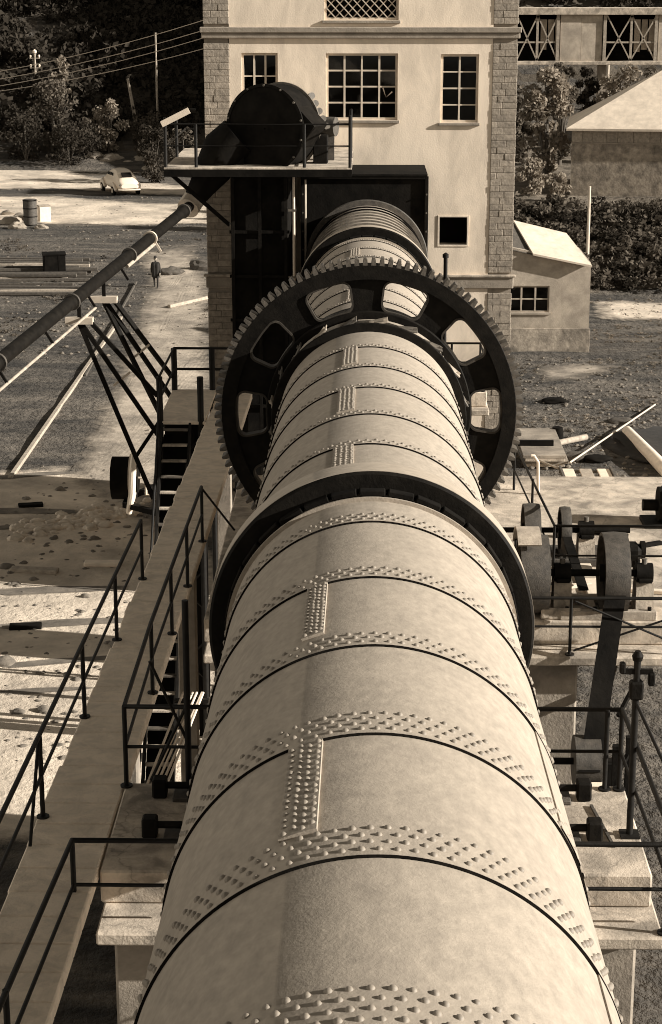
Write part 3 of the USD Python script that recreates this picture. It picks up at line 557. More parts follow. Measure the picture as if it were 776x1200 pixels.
obj('side_wall', MB().bb((bx0 + 0.02, BY + BT + 0.002, -0.3), (bx0 + BT, BY + BD, ztop)), STUCCO, bld, 25); obj('side_wall', MB().bb((bx1 - BT, BY + BT + 0.002, -0.3), (bx1 - 0.02, BY + BD, ztop)), STUCCO, bld, 25)
obj('back_wall', MB().bb((bx0 + 0.02, BY + BD + 0.002, -0.3), (bx1 - 0.02, BY + BD + 0.4, ztop)), STUCCO, bld, 25)
obj('roof', MB().bb((bx0 - 0.2, BY - 0.25, ztop + 0.003), (bx1 + 0.2, BY + BD + 0.6, ztop + 0.25), 0.03), BAND, bld, 25)
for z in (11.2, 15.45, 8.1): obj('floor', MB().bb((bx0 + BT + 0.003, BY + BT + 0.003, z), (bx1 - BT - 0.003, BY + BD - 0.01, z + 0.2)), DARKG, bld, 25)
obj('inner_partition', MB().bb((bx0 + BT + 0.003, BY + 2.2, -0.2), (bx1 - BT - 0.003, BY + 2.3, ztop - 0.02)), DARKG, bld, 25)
for side, (x0, x1) in enumerate(((bx0, bx0 + 0.75), (bx1 - 0.72, bx1))):
    z = 3.5; c = 0
    while z < ztop - 0.1:
        h = 0.185
        if (15.28 < z + h and z < 15.72) or (8.03 < z + h and z < 8.52): z += 0.06; continue
        cuts = [x0, x0 + (x1 - x0) * (0.3 if c % 2 else 0.5) + rng.uniform(-.08, .08), x1]
        for a, b in zip(cuts[:-1], cuts[1:]):
            pr_ = rng.uniform(0.0, 0.014)
            obj('quoin_block', MB().bb((a + 0.004, BY - 0.015 - pr_, z + 0.004), (b - 0.004, BY + 0.028, z + h - 0.004), 0.01), STONES[rng.integers(3)], bld, 20)
        z += h; c += 1
obj('cornice', MB().bb((bx0 - 0.09, BY - 0.14, 15.50), (bx1 + 0.09, BY + 0.05, 15.66), 0.02), BAND, bld, 25)
obj('cornice', MB().bb((bx0 - 0.05, BY - 0.09, 15.34), (bx1 + 0.05, BY + 0.05, 15.497), 0.02), BAND, bld, 25)
obj('string_course', MB().bb((bx0 - 0.10, BY - 0.12, 8.42), (bx1 + 0.10, BY + 0.04, 8.49), 0.01), CONC, bld, 25)
obj('string_course', MB().bb((bx0 - 0.04, BY - 0.07, 8.08), (bx1 + 0.04, BY + 0.04, 8.417), 0.02), BAND, bld, 25)
for x0, x1, z0, z1, nx, nz, lat in wins:
    fw = 0.07; yf = BY + 0.07
    fr = obj('window_frame', MB().bb((x0, yf, z0), (x0 + fw, yf + 0.08, z1)).bb((x1 - fw, yf, z0), (x1, yf + 0.08, z1)).bb((x0 + fw, yf, z1 - fw), (x1 - fw, yf + 0.08, z1)).bb((x0 + fw, yf, z0), (x1 - fw, yf + 0.08, z0 + fw)), SASH, bld, 25)
    obj('sill', MB().bb((x0 - 0.06, BY - 0.07, z0 - 0.09), (x1 + 0.06, BY + 0.06, z0 - 0.003), 0.015), BAND, bld, 25)
    if lat:
        for k in range(-nz, nx):
            for s in (1, -1):
                cw = (x1 - x0 - 2 * fw) / nx; ch = (z1 - z0 - 2 * fw) / nz
                a0, b0 = (k * cw, 0), ((k + nz) * cw, z1 - z0 - 2 * fw)
                from shapely.geometry import LineString
                ln = LineString([a0, b0] if s > 0 else [(a0[0], b0[1]), (b0[0], 0)]).intersection(sbox(0, 0, x1 - x0 - 2 * fw, z1 - z0 - 2 * fw))
                if ln.length > 0.1:
                    (u0, v0), (u1, v1) = ln.coords[0], ln.coords[-1]; yy = yf + 0.03 + 0.03 * s
                    obj('lattice_bar', MB().beam((x0 + fw + u0, yy, z0 + fw + v0), (x0 + fw + u1, yy, z0 + fw + v1), 0.035, 0.03), SASH, fr, 25)
        continue
    xs = np.linspace(x0 + fw / 2, x1 - fw / 2, nx + 1); zs_ = np.linspace(z0 + fw / 2, z1 - fw / 2, nz + 1)
    for x in xs[1:-1]: obj('mullion', MB().bb((x - 0.028, yf + 0.012, z0 + fw), (x + 0.028, yf + 0.068, z1 - fw)), SASH, fr, 25)
    for z in zs_[1:-1]: obj('glazing_bar', MB().bb((x0 + fw, yf + 0.02, z - 0.022), (x1 - fw, yf + 0.06, z + 0.022)), SASH, fr, 25)
    broken = {(3, 1), (2, 0)} if nx == 4 else set()
    for i in range(nx):
        for j in range(nz):
            if (i, j) in broken: continue
            tl = rng.uniform(-0.006, 0.006)
            obj('pane', MB().add([(xs[i], yf + 0.04 + tl, zs_[j]), (xs[i + 1], yf + 0.04 - tl, zs_[j]), (xs[i + 1], yf + 0.04 - tl, zs_[j + 1]), (xs[i], yf + 0.04 + tl, zs_[j + 1])], [(0, 1, 2, 3)]), PANE, fr, False)
    if nx == 4:
        for a in (0.5, 1.9): obj('glass_shard', MB().add([(xs[3] + 0.2, yf + 0.04, zs_[1] + 0.15), (xs[3] + 0.2 + 0.22 * math.cos(a), yf + 0.04, zs_[1] + 0.15 + 0.3 * math.sin(a)), (xs[3] + 0.2 + 0.22 * math.cos(a + .16), yf + 0.042, zs_[1] + 0.15 + 0.3 * math.sin(a + .16))], [(0, 1, 2)]), WHITE, fr, False)
x0, x1, z0, z1 = hole
obj('hatch_frame', MB().bb((x0 - 0.05, BY - 0.02, z0 - 0.05), (x0, BY + 0.2, z1 + 0.05)).bb((x1, BY - 0.02, z0 - 0.05), (x1 + 0.05, BY + 0.2, z1 + 0.05)).bb((x0, BY - 0.02, z1), (x1, BY + 0.2, z1 + 0.05)).bb((x0, BY - 0.02, z0 - 0.05), (x1, BY + 0.2, z0)), STUCCO, bld, 25)
single('vent_pipe', MB().cyl((2.42, 54.9, 0), (2.42, 54.9, 9.15), 0.06, 12).tube([(2.42, 54.9, 9.15), (2.42, 54.9, 9.25), (2.42, 54.9, 9.3)], [0.09, 0.09, 0.02], 12), RAILM, 'thin dark vent pipe against the wall below the square hatch', 'vent pipe')

# ------------------------------------------------------------ kiln hood, dust casing, fan and inclined duct
hood = thing('kiln_hood', 'square black steel hood where the kiln meets the building', 'kiln hood', (0.05, 54.3, 0))
hx0, hx1, hz1 = -1.70, 1.78, 11.68
m = sbox(hx0, 3.5, hx1, hz1).difference(Point(AX, CAMZ - AH - S * 53.2).buffer(1.60, 48))
obj('front_plate', MB().prism(m, 'y', 53.2, 53.26), BLACK2, hood, 25)
obj('side_plate', MB().bb((hx0, 53.262, 3.5), (hx0 + 0.05, BY - 0.16, hz1)), BLACK2, hood); obj('side_plate', MB().bb((hx1 - 0.05, 53.262, 3.5), (hx1, BY - 0.16, hz1)), BLACK2, hood); obj('top_plate', MB().bb((hx0 - 0.02, 53.1, hz1 + 0.002), (hx1 + 0.02, BY - 0.15, hz1 + 0.06)), BLACK2, hood)
for x in (hx0, hx1): obj('edge_angle', MB().bb((x - 0.05, 53.12, 3.5), (x + 0.05, 53.198, hz1), 0.01), BLACK, hood)
obj('edge_angle', MB().bb((hx0 + 0.053, 53.12, hz1 - 0.08), (hx1 - 0.053, 53.198, hz1 - 0.002), 0.01), BLACK, hood)
for k in range(10):
    for x in (hx0, hx1): obj('bolt_head', MB().cyl((x, 53.12, 6.5 + 0.52 * k), (x, 53.09, 6.5 + 0.52 * k), 0.025, 8), STEEL, hood)
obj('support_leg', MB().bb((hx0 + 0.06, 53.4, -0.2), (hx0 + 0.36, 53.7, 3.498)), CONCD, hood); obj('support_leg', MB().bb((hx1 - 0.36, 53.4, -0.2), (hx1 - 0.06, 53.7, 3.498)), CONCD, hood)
cas = thing('dust_casing', 'tall black steel dust casing under the fan platform left of the hood', 'dust casing', (-2.75, 52, 0))
obj('shell', MB().bb((-3.56, 50.7, -0.2), (-2.02, 55.6, 12.0), 0.02), BLACK2, cas, 25)
for z in np.arange(2, 11.6, 1.2): obj('stiffener', MB().bb((-3.60, 50.62, z), (-1.98, 50.698, z + 0.08)), BLACK, cas, 25)
for x in (-3.5, -2.78, -2.08): obj('stiffener', MB().bb((x - 0.04, 50.56, 0.2), (x + 0.04, 50.618, 11.9)), BLACK, cas, 25)
obj('down_pipe', MB().cyl((-1.86, 50.6, 0), (-1.86, 50.6, 12.05), 0.035, 10), SASH, cas); obj('down_pipe', MB().cyl((-1.62, 52.95, 6), (-1.62, 52.95, 11.6), 0.03, 10), SASH, cas)
for z in (7.2, 9.2, 11.0): obj('pipe_clamp', MB().bb((-2.01, 50.56, z), (-1.8, 50.66, z + 0.06)), STEEL, cas)
plz = 12.22
pf = thing('fan_platform', 'steel platform carrying the black fan, with rails and a pale floor', 'platform', (-2.8, 53, plz))
pl = obj('floor_plate', MB().bb((-5.25, 49.9, plz - 0.05), (-0.30, BY - 0.16, plz), 0.01), CONC, pf)
obj('edge_beam', MB().bb((-5.25, 49.88, plz - 0.24), (-0.30, 49.96, plz - 0.053)), BLACK2, pf); obj('edge_beam', MB().bb((-0.38, 49.963, plz - 0.24), (-0.30, BY - 0.17, plz - 0.053)), BLACK2, pf); obj('edge_beam', MB().bb((-5.25, 49.963, plz - 0.24), (-5.17, BY - 0.17, plz - 0.053)), BLACK2, pf)
for x in (-5.15, -0.40): obj('leg', MB().beam((x + .1, 50.1, plz - 0.22), (-3.6, 50.7, plz - 1.6), 0.1, 0.1) if x < -1 else MB().bb((x - 0.05, 53.3, hz1 + 0.06), (x + 0.05, 53.4, plz - 0.05)), BLACK2, pf)
for zz, r in ((1.12, 0.03), (0.56, 0.022)):
    obj('rail', MB().tube([(-4.9, BY - 0.3, plz + zz), (-5.2, BY - 0.3, plz + zz), (-5.2, 49.95, plz + zz), (-0.35, 49.95, plz + zz), (-0.35, BY - 0.3, plz + zz)], r, 8), RAILM, pf, 60)
for x, y, h in ((-5.2, 49.95, 1.3), (-4.4, 49.95, 1.12), (-1.55, 49.95, 1.12), (-0.35, 49.95, 1.35), (-0.35, 52.8, 1.3), (-5.2, 53, 1.2)): obj('rail_post', MB().cyl((x, y, plz), (x, y, plz + h), 0.045, 8), RAILM, pf, 60)
single('notice_board', MB().beam((-5.28, 49.86, plz + 1.12), (-4.55, 49.86, plz + 1.48), 0.03, 0.16), WHITE, 'slanting white board on the left end of the fan platform rail', 'board')
fan = thing('exhaust_fan', 'big round black fan casing standing on the platform', 'fan', (-2.7, 51.4, plz))
fa = math.radians(26); fd = np.array([math.sin(fa), math.cos(fa), 0]); fs = np.array([math.cos(fa), -math.sin(fa), 0]); fc = np.array([-2.62, 50.65, 13.17])
def fax(v): return fc + v[:, :1] * fs + v[:, 1:2] * fd + v[:, 2:] * np.array([0, 0, 1])
obj('scroll_casing', MB().lathe([(0.02, 0), (1.08, 0), (1.11, 0.02), (1.11, 0.95), (1.08, 0.97), (0.02, 0.97)], 72, fax), BLACK2, fan, 25)
obj('rim_flange', MB().lathe([(1.09, -0.02), (1.17, -0.02), (1.17, 0.03), (1.09, 0.03)], 72, fax), BLACK, fan, 25)
obj('rim_flange', MB().lathe([(1.09, 0.94), (1.17, 0.94), (1.17, 0.99), (1.09, 0.99)], 72, fax), STEEL, fan, 25)
mb = MB(); v = fax(np.array([(0.95, 0.05, -0.55), (1.45, 0.05, 0.1), (1.45, 0.8, 0.1), (0.95, 0.8, -0.55), (0.55, 0.05, 0.95), (1.42, 0.05, 0.15), (1.42, 0.8, 0.15), (0.55, 0.8, 0.95)]))
obj('outlet_plate', MB().add(trimesh.convex.convex_hull(v).vertices, trimesh.convex.convex_hull(v).faces), BLACK, fan, 25)
obj('inlet_drum', MB().lathe([(0.02, 1.0), (0.86, 1.0), (0.86, 1.55), (0.80, 1.6), (0.02, 1.6)], 48, fax), BLACK2, fan, 25)
for k in range(14):
    a = 2 * math.pi * k / 14; c = fax(np.array([[1.13 * math.sin(a), -0.05, 1.13 * math.cos(a)]]))[0]; obj('flange_bolt', MB().cyl(c, c + fd * 0.05, 0.03, 8), STEEL, fan)
obj('bearing_pedestal', MB().bb((-1.35, 51.0, plz + 0.003), (-0.95, 51.5, plz + 0.75), 0.03), BLACK, fan); obj('shaft', MB().cyl(fc + fd * 0.9 + fs * 0.0, fc + fd * 2.4, 0.07, 14), STEEL, fan)
obj('motor', MB().cyl((-1.35, 52.3, plz + 0.9), (-0.75, 52.1, plz + 0.9), 0.26, 24), PULLEY, fan); obj('motor_foot', MB().bb((-1.3, 52.0, plz + 0.003), (-0.8, 52.4, plz + 0.7)), PULLEY, fan)
for k in range(5): obj('valve_wheel', MB().cyl((-1.42 + 0.1 * k, 51.3 + .02 * k, plz + 1.75 - 0.2 * k), (-1.38 + 0.1 * k, 51.2, plz + 1.78 - 0.2 * k), 0.09, 14), STEEL, fan)
for s in (-0.7, 0.7): obj('foot', MB().bb((fc[0] + s - 0.12, fc[1] + 0.1, plz + 0.002), (fc[0] + s + 0.12, fc[1] + 0.7, plz + 0.35)), BLACK, fan)
D0, D1, D2 = np.array([-3.35, 51.0, 12.95]), np.array([-4.05, 51.0, 12.05]), np.array([-4.62, 51.0, 11.2])
PB, PE = at_y(100, 341, 41.0), None
dirp = PB - (D2 + [-.05, -.4, -.08]); PE = PB + dirp * (41 - 30) / 10.0
duct = thing('inclined_duct', 'long black inclined pipe running from the fan down past the trestle', 'duct', (-6, 42, 8))
obj('elbow', MB().tube([D0, (-3.75, 51.0, 12.6), D1, (-4.35, 51, 11.6), D2], [0.55, 0.58, 0.50, 0.36, 0.27], 24), BLACK2, duct, 40)
obj('collar', MB().tube([D2 + [0.05, 0.05, 0.08], D2 + [-0.09, -0.3, -0.14]], [0.30, 0.30], 24), SASH, duct, 40)
q0 = D2 + [-.05, -.4, -.08]
obj('pipe', MB().tube([q0, PB, PE], 0.14, 20), BLACK, duct, 40)
for f in (0.06, 0.42, 0.62, 1.1, 1.6):
    c = q0 + dirp * f; u = dirp / np.linalg.norm(dirp); obj('pipe_flange', MB().cyl(c, c + u * 0.07, 0.185, 20), PULLEY if f != 0.42 else SASH, duct, 40)
off = np.array([0.09, 0, -0.15])
obj('side_pipe', MB().tube([q0 + dirp * 0.42 + off, q0 + dirp * 0.68 + off], 0.045, 10), WOOD, duct); obj('side_pipe', MB().tube([q0 + dirp * 0.98 + [0.16, 0, -0.42], PE + [0.16, 0, -0.42]], 0.03, 10), WOOD, duct)
for f in (0.38, 0.7, 0.98, 1.3, 1.6): c = q0 + dirp * f; obj('pipe_bracket', MB().beam(c + [0, 0, -0.15], c + [0.16, 0, -0.42], 0.05, 0.05), SASH if f < 0.5 else BLACK, duct)

# ------------------------------------------------------------ landing, stairs and trestle left of the walkway
lz = zV(8.0, 40.5); lx0, lx1, ly0, ly1 = -4.52, -3.47, 40.4, 43.8
ld = thing('stair_landing', 'steel stair landing with pale floor left of the walkway end', 'stair', (-4, 41.5, 0))
obj('floor_plate', MB().bb((lx0, ly0, lz - 0.07), (lx1 - 0.005, ly1, lz), 0.01), WALK, ld)
for x, y in ((lx0 + 0.05, ly0 + 0.05), (lx1 - 0.1, ly0 + 0.05), (lx0 + 0.05, ly1 - 0.05), (lx1 - 0.1, ly1 - 0.05)): obj('landing_post', MB().cyl((x, y, -0.2), (x, y, lz + 1.0), 0.07, 10), RAILM, ld)
for zz in (1.0, 0.5): obj('landing_rail', MB().tube([(lx0 + 0.05, ly0 + 0.05, lz + zz), (lx0 + 0.05, ly1 - 0.05, lz + zz), (lx1 + 0.8, ly1 - 0.05, lz + zz)], 0.03, 8), RAILM, ld, 60)
for z in (1.5, 3.2, 4.9, 6.3):
    for a, b in (((lx0 + .05, ly0 + .05, z), (lx1 - .1, ly0 + .05, z + 0.9)), ((lx1 - .1, ly0 + .05, z), (lx0 + .05, ly0 + .05, z + 0.9))): obj('tower_brace', MB().cyl(a, b, 0.025, 6), RAILM, ld)
obj('tower_panel', MB().bb((lx0 + .78, ly0 + 0.12, 0), (lx1 - .12, ly0 + 0.18, lz - 0.1)).bb((lx0 + .1, ly0 + 0.5, 0), (lx0 + .77, ly0 + 0.56, lz - 0.1)), BLACK2, ld)
obj('tower_skirt', MB().bb((lx0 + .12, ly0 + 1.9, 0), (lx1 - .16, ly0 + 1.96, lz - 0.1)), BLACK2, ld)
run = 6.4; n = 26
obj('stair_soffit', MB().beam((lx0 + 0.41, ly0 + 0.02, lz - 0.30), (lx0 + 0.41, ly0 - run + 0.1, -0.15), 0.56, 0.03), BLACK2, ld)
for s, x in ((0, lx0 + 0.10), (1, lx0 + 0.72)):
    obj('stringer', MB().beam((x, ly0 - 0.02, lz - 0.08), (x, ly0 - run, 0.02), 0.05, 0.24), RAILM, ld)
for k in range(n):
    f = (k + 0.5) / n; obj('tread', MB().bb((lx0 + 0.14, ly0 - run * f - 0.10, lz * (1 - f) - 0.02), (lx0 + 0.68, ly0 - run * f + 0.04, lz * (1 - f) + 0.015)), CONC if k % 3 else STEEL, ld)
for zz in (0.9,): obj('hand_rail', MB().tube([(lx0 + 0.08, ly0, lz + zz), (lx0 + 0.08, ly0 - run, zz)], 0.025, 8), RAILM, ld, 60)
tr = thing('pipe_trestle', 'pair of black steel struts leaning out from the stair tower to the duct', 'trestle', (-5.2, 41, 5))
b1, b2 = q0 + dirp * ((q0[1] - 40.0) / 10.0), q0 + dirp * ((q0[1] - 42.0) / 10.0)
fA, fB = np.array([lx0 + 0.0, 40.45, 6.9]), np.array([lx0 + 0.0, 43.7, 7.0])
for top, ft, lo in ((b1, fA, 6.35), (b2, fB, 7.2)):
    obj('hanger', MB().beam(top + [0.02, 0, -0.05], top + [0.02, 0, -0.45], 0.08, 0.05), BLACK, tr); top = top + [0.0, 0, -0.28]
    obj('strut', MB().beam(top + [0, 0, -0.2], ft + [0, 0, 0.35], 0.09, 0.09), BLACK, tr); obj('strut', MB().beam(top + [0.25, 0, -0.25], ft + [0.0, 0, 1.25 if lo < 7 else 0.9], 0.09, 0.09), BLACK, tr); 
    obj('strut', MB().beam(top + [0.0, 0, -0.25], (lx0 - 0.15, ft[1], lo - 0.55), 0.09, 0.09), BLACK, tr); obj('tie', MB().beam((lx0 - 0.15, ft[1], lo - 0.55), ft + [0.02, 0, 0.1], 0.08, 0.08), BLACK, tr)
    mid = (top + ft) / 2; obj('tie', MB().beam(mid + [-0.12, 0, -0.1], mid + [0.25, 0, 0.2], 0.05, 0.05), SASH, tr)
    obj('saddle', MB().bb(top + [-0.28, -0.1, -0.30], top + [0.32, 0.1, -0.16]), SASH, tr)
wn = thing('cable_winch', 'round dark winch drum with pale rim at the foot of the trestle', 'winch', (-5.4, 43, 4.9))
wc = hit(140, 600) * 0 + at_y(143, 560, 42.0)
tw = lambda v: wc + np.stack([v[:, 1], v[:, 0], v[:, 2]], 1)
def LW(prof): m = MB().lathe(prof, 36, tw); m.f = [f[:, ::-1] for f in m.f]; return m
obj('drum', LW([(0.02, -0.22), (0.50, -0.22), (0.50, 0.2), (0.02, 0.2)]), BLACK2, wn); obj('rim', LW([(0.48, 0.2), (0.56, 0.2), (0.56, 0.28), (0.48, 0.28)]), SASH, wn); obj('gear_wheel', LW([(0.02, 0.30), (0.34, 0.30), (0.34, 0.38), (0.02, 0.38)]), BLACK, wn)
obj('bracket', MB().beam(wc + [0.1, -0.35, -0.55], (lx0 + .05, 40.5, wc[2] - 0.45), 0.12, 0.12).beam(wc + [0.1, 0.3, -0.55], (lx0 + .05, 43.7, wc[2] - 0.45), 0.12, 0.12).beam(wc + [0.1, -0.4, -0.55], wc + [0.1, 0.4, -0.55], 0.12, 0.12), BLACK2, wn); obj('hanger', MB().beam(wc + [0.0, 0.1, 0.0], (lx0 + .05, 42.2, lz - 0.1), 0.08, 0.08), BLACK2, wn); obj('cover', MB().tube([wc + [0.2, -0.5, -0.7], wc + [0.3, -0.62, -0.2], wc + [0.32, -0.5, 0.35], wc + [0.3, -0.1, 0.62]], [.07, .08, .08, .06], 10), WHITE, wn); obj('crank', MB().tube([wc + [0.38, 0, 0], wc + [0.55, 0, 0], wc + [0.55, 0, -0.4], wc + [0.7, 0, -0.4]], 0.03, 8), SASH, wn)

# ------------------------------------------------------------ other buildings
def shed():
    c0 = at_z(600, 414); c1 = at_z(689, 412); y = c1[1]; x1 = c1[0]; x0 = x1 - 4.6
    t = thing('gabled_shed', 'low rendered shed with pale sloping roof right of the plastered building', 'shed', (x0 + 2, y + 2, 0))
    ze = at_y(692, 308, y)[2]; zl = at_y(604, 292, y)[2] + 0.25
    wx0, wx1 = at_y(604, 0, y)[0], at_y(655, 0, y)[0]; wz1, wz0 = at_y(630, 335, y)[2], at_y(630, 366, y)[2]
    f = Polygon([(x0, -0.3), (x1, -0.3), (x1, ze), (x0, zl)]).difference(sbox(wx0, wz0, wx1, wz1))
    obj('front_wall', MB().prism(f, 'y', y, y + 0.3), SWALL, t, 25)
    obj('plinth', MB().bb((x0, y - 0.06, -0.3), (x1 + 0.05, y - 0.002, wz0 - 0.75), 0.01), HWALL, t, 25)
    obj('side_wall', MB().bb((x1 - 0.3, y + 0.302, -0.3), (x1, y + 5, ze)), SWALL, t, 25); obj('side_wall', MB().bb((x0, y + 0.302, -0.3), (x0 + 0.3, y + 5, zl)), SWALL, t, 25)
    obj('back_wall', MB().bb((x0, y + 5.002, -0.3), (x1, y + 5.3, ze)), SWALL, t, 25); obj('inner_wall', MB().bb((x0 + .31, y + 1.6, -0.3), (x1 - .31, y + 1.7, ze - 0.1)), DARKG, t)
    e0, e1 = at_y(625, 297, y - 0.3), at_y(694, 311, y - 0.3); r0, r1 = at_y(602, 258, y + 2.6), at_y(664, 273, y + 2.6)
    n = np.array([0, 0, 0.09])
    q = np.array([e0, e1, r1, r0]); v = np.vstack([q, q - n]); fs_ = [(0, 1, 2, 3), (7, 6, 5, 4), (0, 4, 5, 1), (1, 5, 6, 2), (2, 6, 7, 3), (3, 7, 4, 0)]
    obj('roof_slope', MB().add(v, fs_), ROOF, t, False)
    g = np.array([at_y(596, 292, y - 0.05), e0 + [0, 0.2, -0.08], r0 + [0, 0, -0.08], r0 + [-1.3, 0.2, -0.1]]); v = np.vstack([g, g - [0, -0.3, 0.1]]); obj('gable', MB().add(v, fs_), WOODD, t, False)
    q = np.array([r0, r1, r1 + [1.2, 2.8, -1.6], r0 + [1.2, 2.8, -1.6]]) + [0, 0, 0.003]; v = np.vstack([q, q - n]); obj('roof_slope', MB().add(v, fs_), ROOF, t, False)
    fr = obj('window_frame', MB().bb((wx0, y + 0.04, wz0), (wx0 + 0.07, y + 0.12, wz1)).bb((wx1 - 0.07, y + 0.04, wz0), (wx1, y + 0.12, wz1)).bb((wx0 + .07, y + 0.04, wz1 - 0.07), (wx1 - .07, y + 0.12, wz1)).bb((wx0 + .07, y + 0.04, wz0), (wx1 - .07, y + 0.12, wz0 + 0.07)), SWALL, t, 25)
    for k in (1, 2): x = wx0 + (wx1 - wx0) * k / 3; obj('mullion', MB().bb((x - 0.04, y + 0.05, wz0 + .07), (x + 0.04, y + 0.11, wz1 - .07)), SWALL, fr)
    z = (wz0 + wz1) / 2; obj('glazing_bar', MB().bb((wx0 + .07, y + 0.06, z - 0.035), (wx1 - .07, y + 0.10, z + 0.035)), SWALL, fr)
    for i in range(3):
        for j in range(2):
            xa, xb = wx0 + (wx1 - wx0) * i / 3, wx0 + (wx1 - wx0) * (i + 1) / 3; za, zb2 = wz0 + (wz1 - wz0) * j / 2, wz0 + (wz1 - wz0) * (j + 1) / 2
            obj('pane', MB().add([(xa, y + 0.08, za), (xb, y + 0.08, za), (xb, y + 0.08, zb2), (xa, y + 0.08, zb2)], [(0, 1, 2, 3)]), PANE, fr, False)
    obj('sill', MB().bb((wx0 - 0.1, y - 0.07, wz0 - 0.1), (wx1 + 0.1, y + 0.03, wz0 - 0.003)), SWALL, t)
shed()
def house():
    y = 118.0; a = at_y(668, 224, y); x0 = a[0]; zg = a[2] - 1.2; zt = at_y(668, 150, y)[2]; x1 = x0 + 16; dy = 9.0
    t = thing('stone_house', 'brown stone house with a broad pale hipped roof on the right', 'house', (x0 + 8, y + 4, zg))
    ang = math.radians(7)
    def rot(p): p = np.asarray(p, float); d = p - [x0, y, 0]; return np.stack([x0 + d[..., 0] * math.cos(ang) + d[..., 1] * math.sin(ang), y - d[..., 0] * math.sin(ang) + d[..., 1] * math.cos(ang), p[..., 2]], -1)
    def put(n, mb, m, sm=25): mb.v = [rot(v) for v in mb.v]; return obj(n, mb, m, t, sm)
    put('front_wall', MB().bb((x0, y, zg), (x1, y + 0.5, zt)), HWALL); put('side_wall', MB().bb((x0, y + 0.502, zg), (x0 + 0.5, y + dy, zt)), HWALL); put('side_wall', MB().bb((x1 - .5, y + 0.502, zg), (x1, y + dy, zt)), HWALL); put('back_wall', MB().bb((x0, y + dy + .002, zg), (x1, y + dy + 0.5, zt)), HWALL)
    put('wall_course', MB().bb((x0 - 0.03, y - 0.05, zt - 0.95), (x1 + 0.03, y - 0.003, zt - 0.86)), BAND)
    k = 0; xx = x0
    while xx < x0 + 7.5:
        w = rng.uniform(0.5, 1.1); put('course_stone', MB().bb((xx + 0.02, y - 0.035 - rng.uniform(0, .03), zt - 0.84), (xx + w - 0.02, y - 0.004, zt - 0.06), 0.03), STONES[rng.integers(3)]); xx += w
    e = 0.35; rz = zt + 3.4
    v = np.array([(x0 - e, y - e, zt), (x1 + e, y - e, zt), (x1 + e, y + dy + e, zt), (x0 - e, y + dy + e, zt), (x0 + 5.6, y + dy / 2, rz), (x1 - 5.6, y + dy / 2, rz)])
    hull = trimesh.convex.convex_hull(np.vstack([v, v[:4] - [0, 0, 0.14]])); put('roof', MB().add(hull.vertices, hull.faces), ROOF, 10)
house()
def gallery():
    y = 148.0; A, B = at_y(598, 10, y), at_y(830, 10, y); zt = A[2]; zb = at_y(700, 74, y)[2]
    x0, x1 = A[0] - 1, B[0] + 6
    t = thing('elevated_gallery', 'elevated gallery with dark braced bays and pale beams at upper right', 'gallery', ((x0 + x1) / 2, y, 0))
    obj('top_beam', MB().bb((x0, y - 0.3, zt - 0.45), (x1, y + 3.2, zt + 0.08), 0.03), CONC, t); obj('bottom_beam', MB().bb((x0, y - 0.2, zb - 0.12), (x1, y + 3.0, zb + 0.14), 0.03), CONC, t)
    obj('back_wall', MB().bb((x0, y + 2.4, zb + 0.142), (x1, y + 2.5, zt - 0.453)), BLACK2, t)
    xp = lambda px: at_y(px, 40, y)[0]
    for a, b in ((657, 706), (772, 822)): obj('wall_panel', MB().bb((xp(a), y + 0.0, zb + 0.142), ((xp(a) + xp(b)) / 2 - .01, y + 0.25, zt - 0.453)), SWALL, t); obj('wall_panel', MB().bb(((xp(a) + xp(b)) / 2 + .01, y + 0.03, zb + 0.142), (xp(b), y + 0.25, zt - 0.453)), SWALL, t)
    for p in (604, 654, 709, 769): obj('bay_post', MB().bb((xp(p) - 0.12, y - 0.08, zb + 0.142), (xp(p) + 0.12, y + 0.12, zt - 0.453)), WOOD, t)
    for a, b in ((606, 654), (711, 769)):
        m_ = (xp(a) + xp(b)) / 2
        for u, w in ((xp(a), m_), (xp(b), m_)):
            obj('brace', MB().beam((u, y + 0.0, zb + 0.2), (w, y + 0.0, zt - 0.5), 0.1, 0.1), WOOD, t); obj('brace', MB().beam((u, y + 0.0, zt - 0.5), (w, y + 0.0, zb + 0.2), 0.1, 0.1), WOOD, t)
        obj('bay_post', MB().bb((m_ - 0.09, y - 0.05, zb + 0.142), (m_ + 0.09, y + 0.12, zt - 0.453)), WOOD, t); obj('bay_rail', MB().bb((xp(a), y - 0.03, zb + 1.5), (xp(b), y + 0.1, zb + 1.62)), WOOD, t)
        for k in range(3): obj('bay_screen', MB().bb((m_ + 0.3 + 0.55 * k, y + 0.5, zb + 0.6 + rng.uniform(0, 1)), (m_ + 0.75 + 0.55 * k, y + 0.56, zt - 0.8)), SWALL, t)
    for p in (604, 709, 815): obj('pillar', MB().bb((xp(p) - 0.3, y + 0.6, -0.5), (xp(p) + 0.3, y + 1.6, zb - 0.123)), CONCD, t)
gallery()

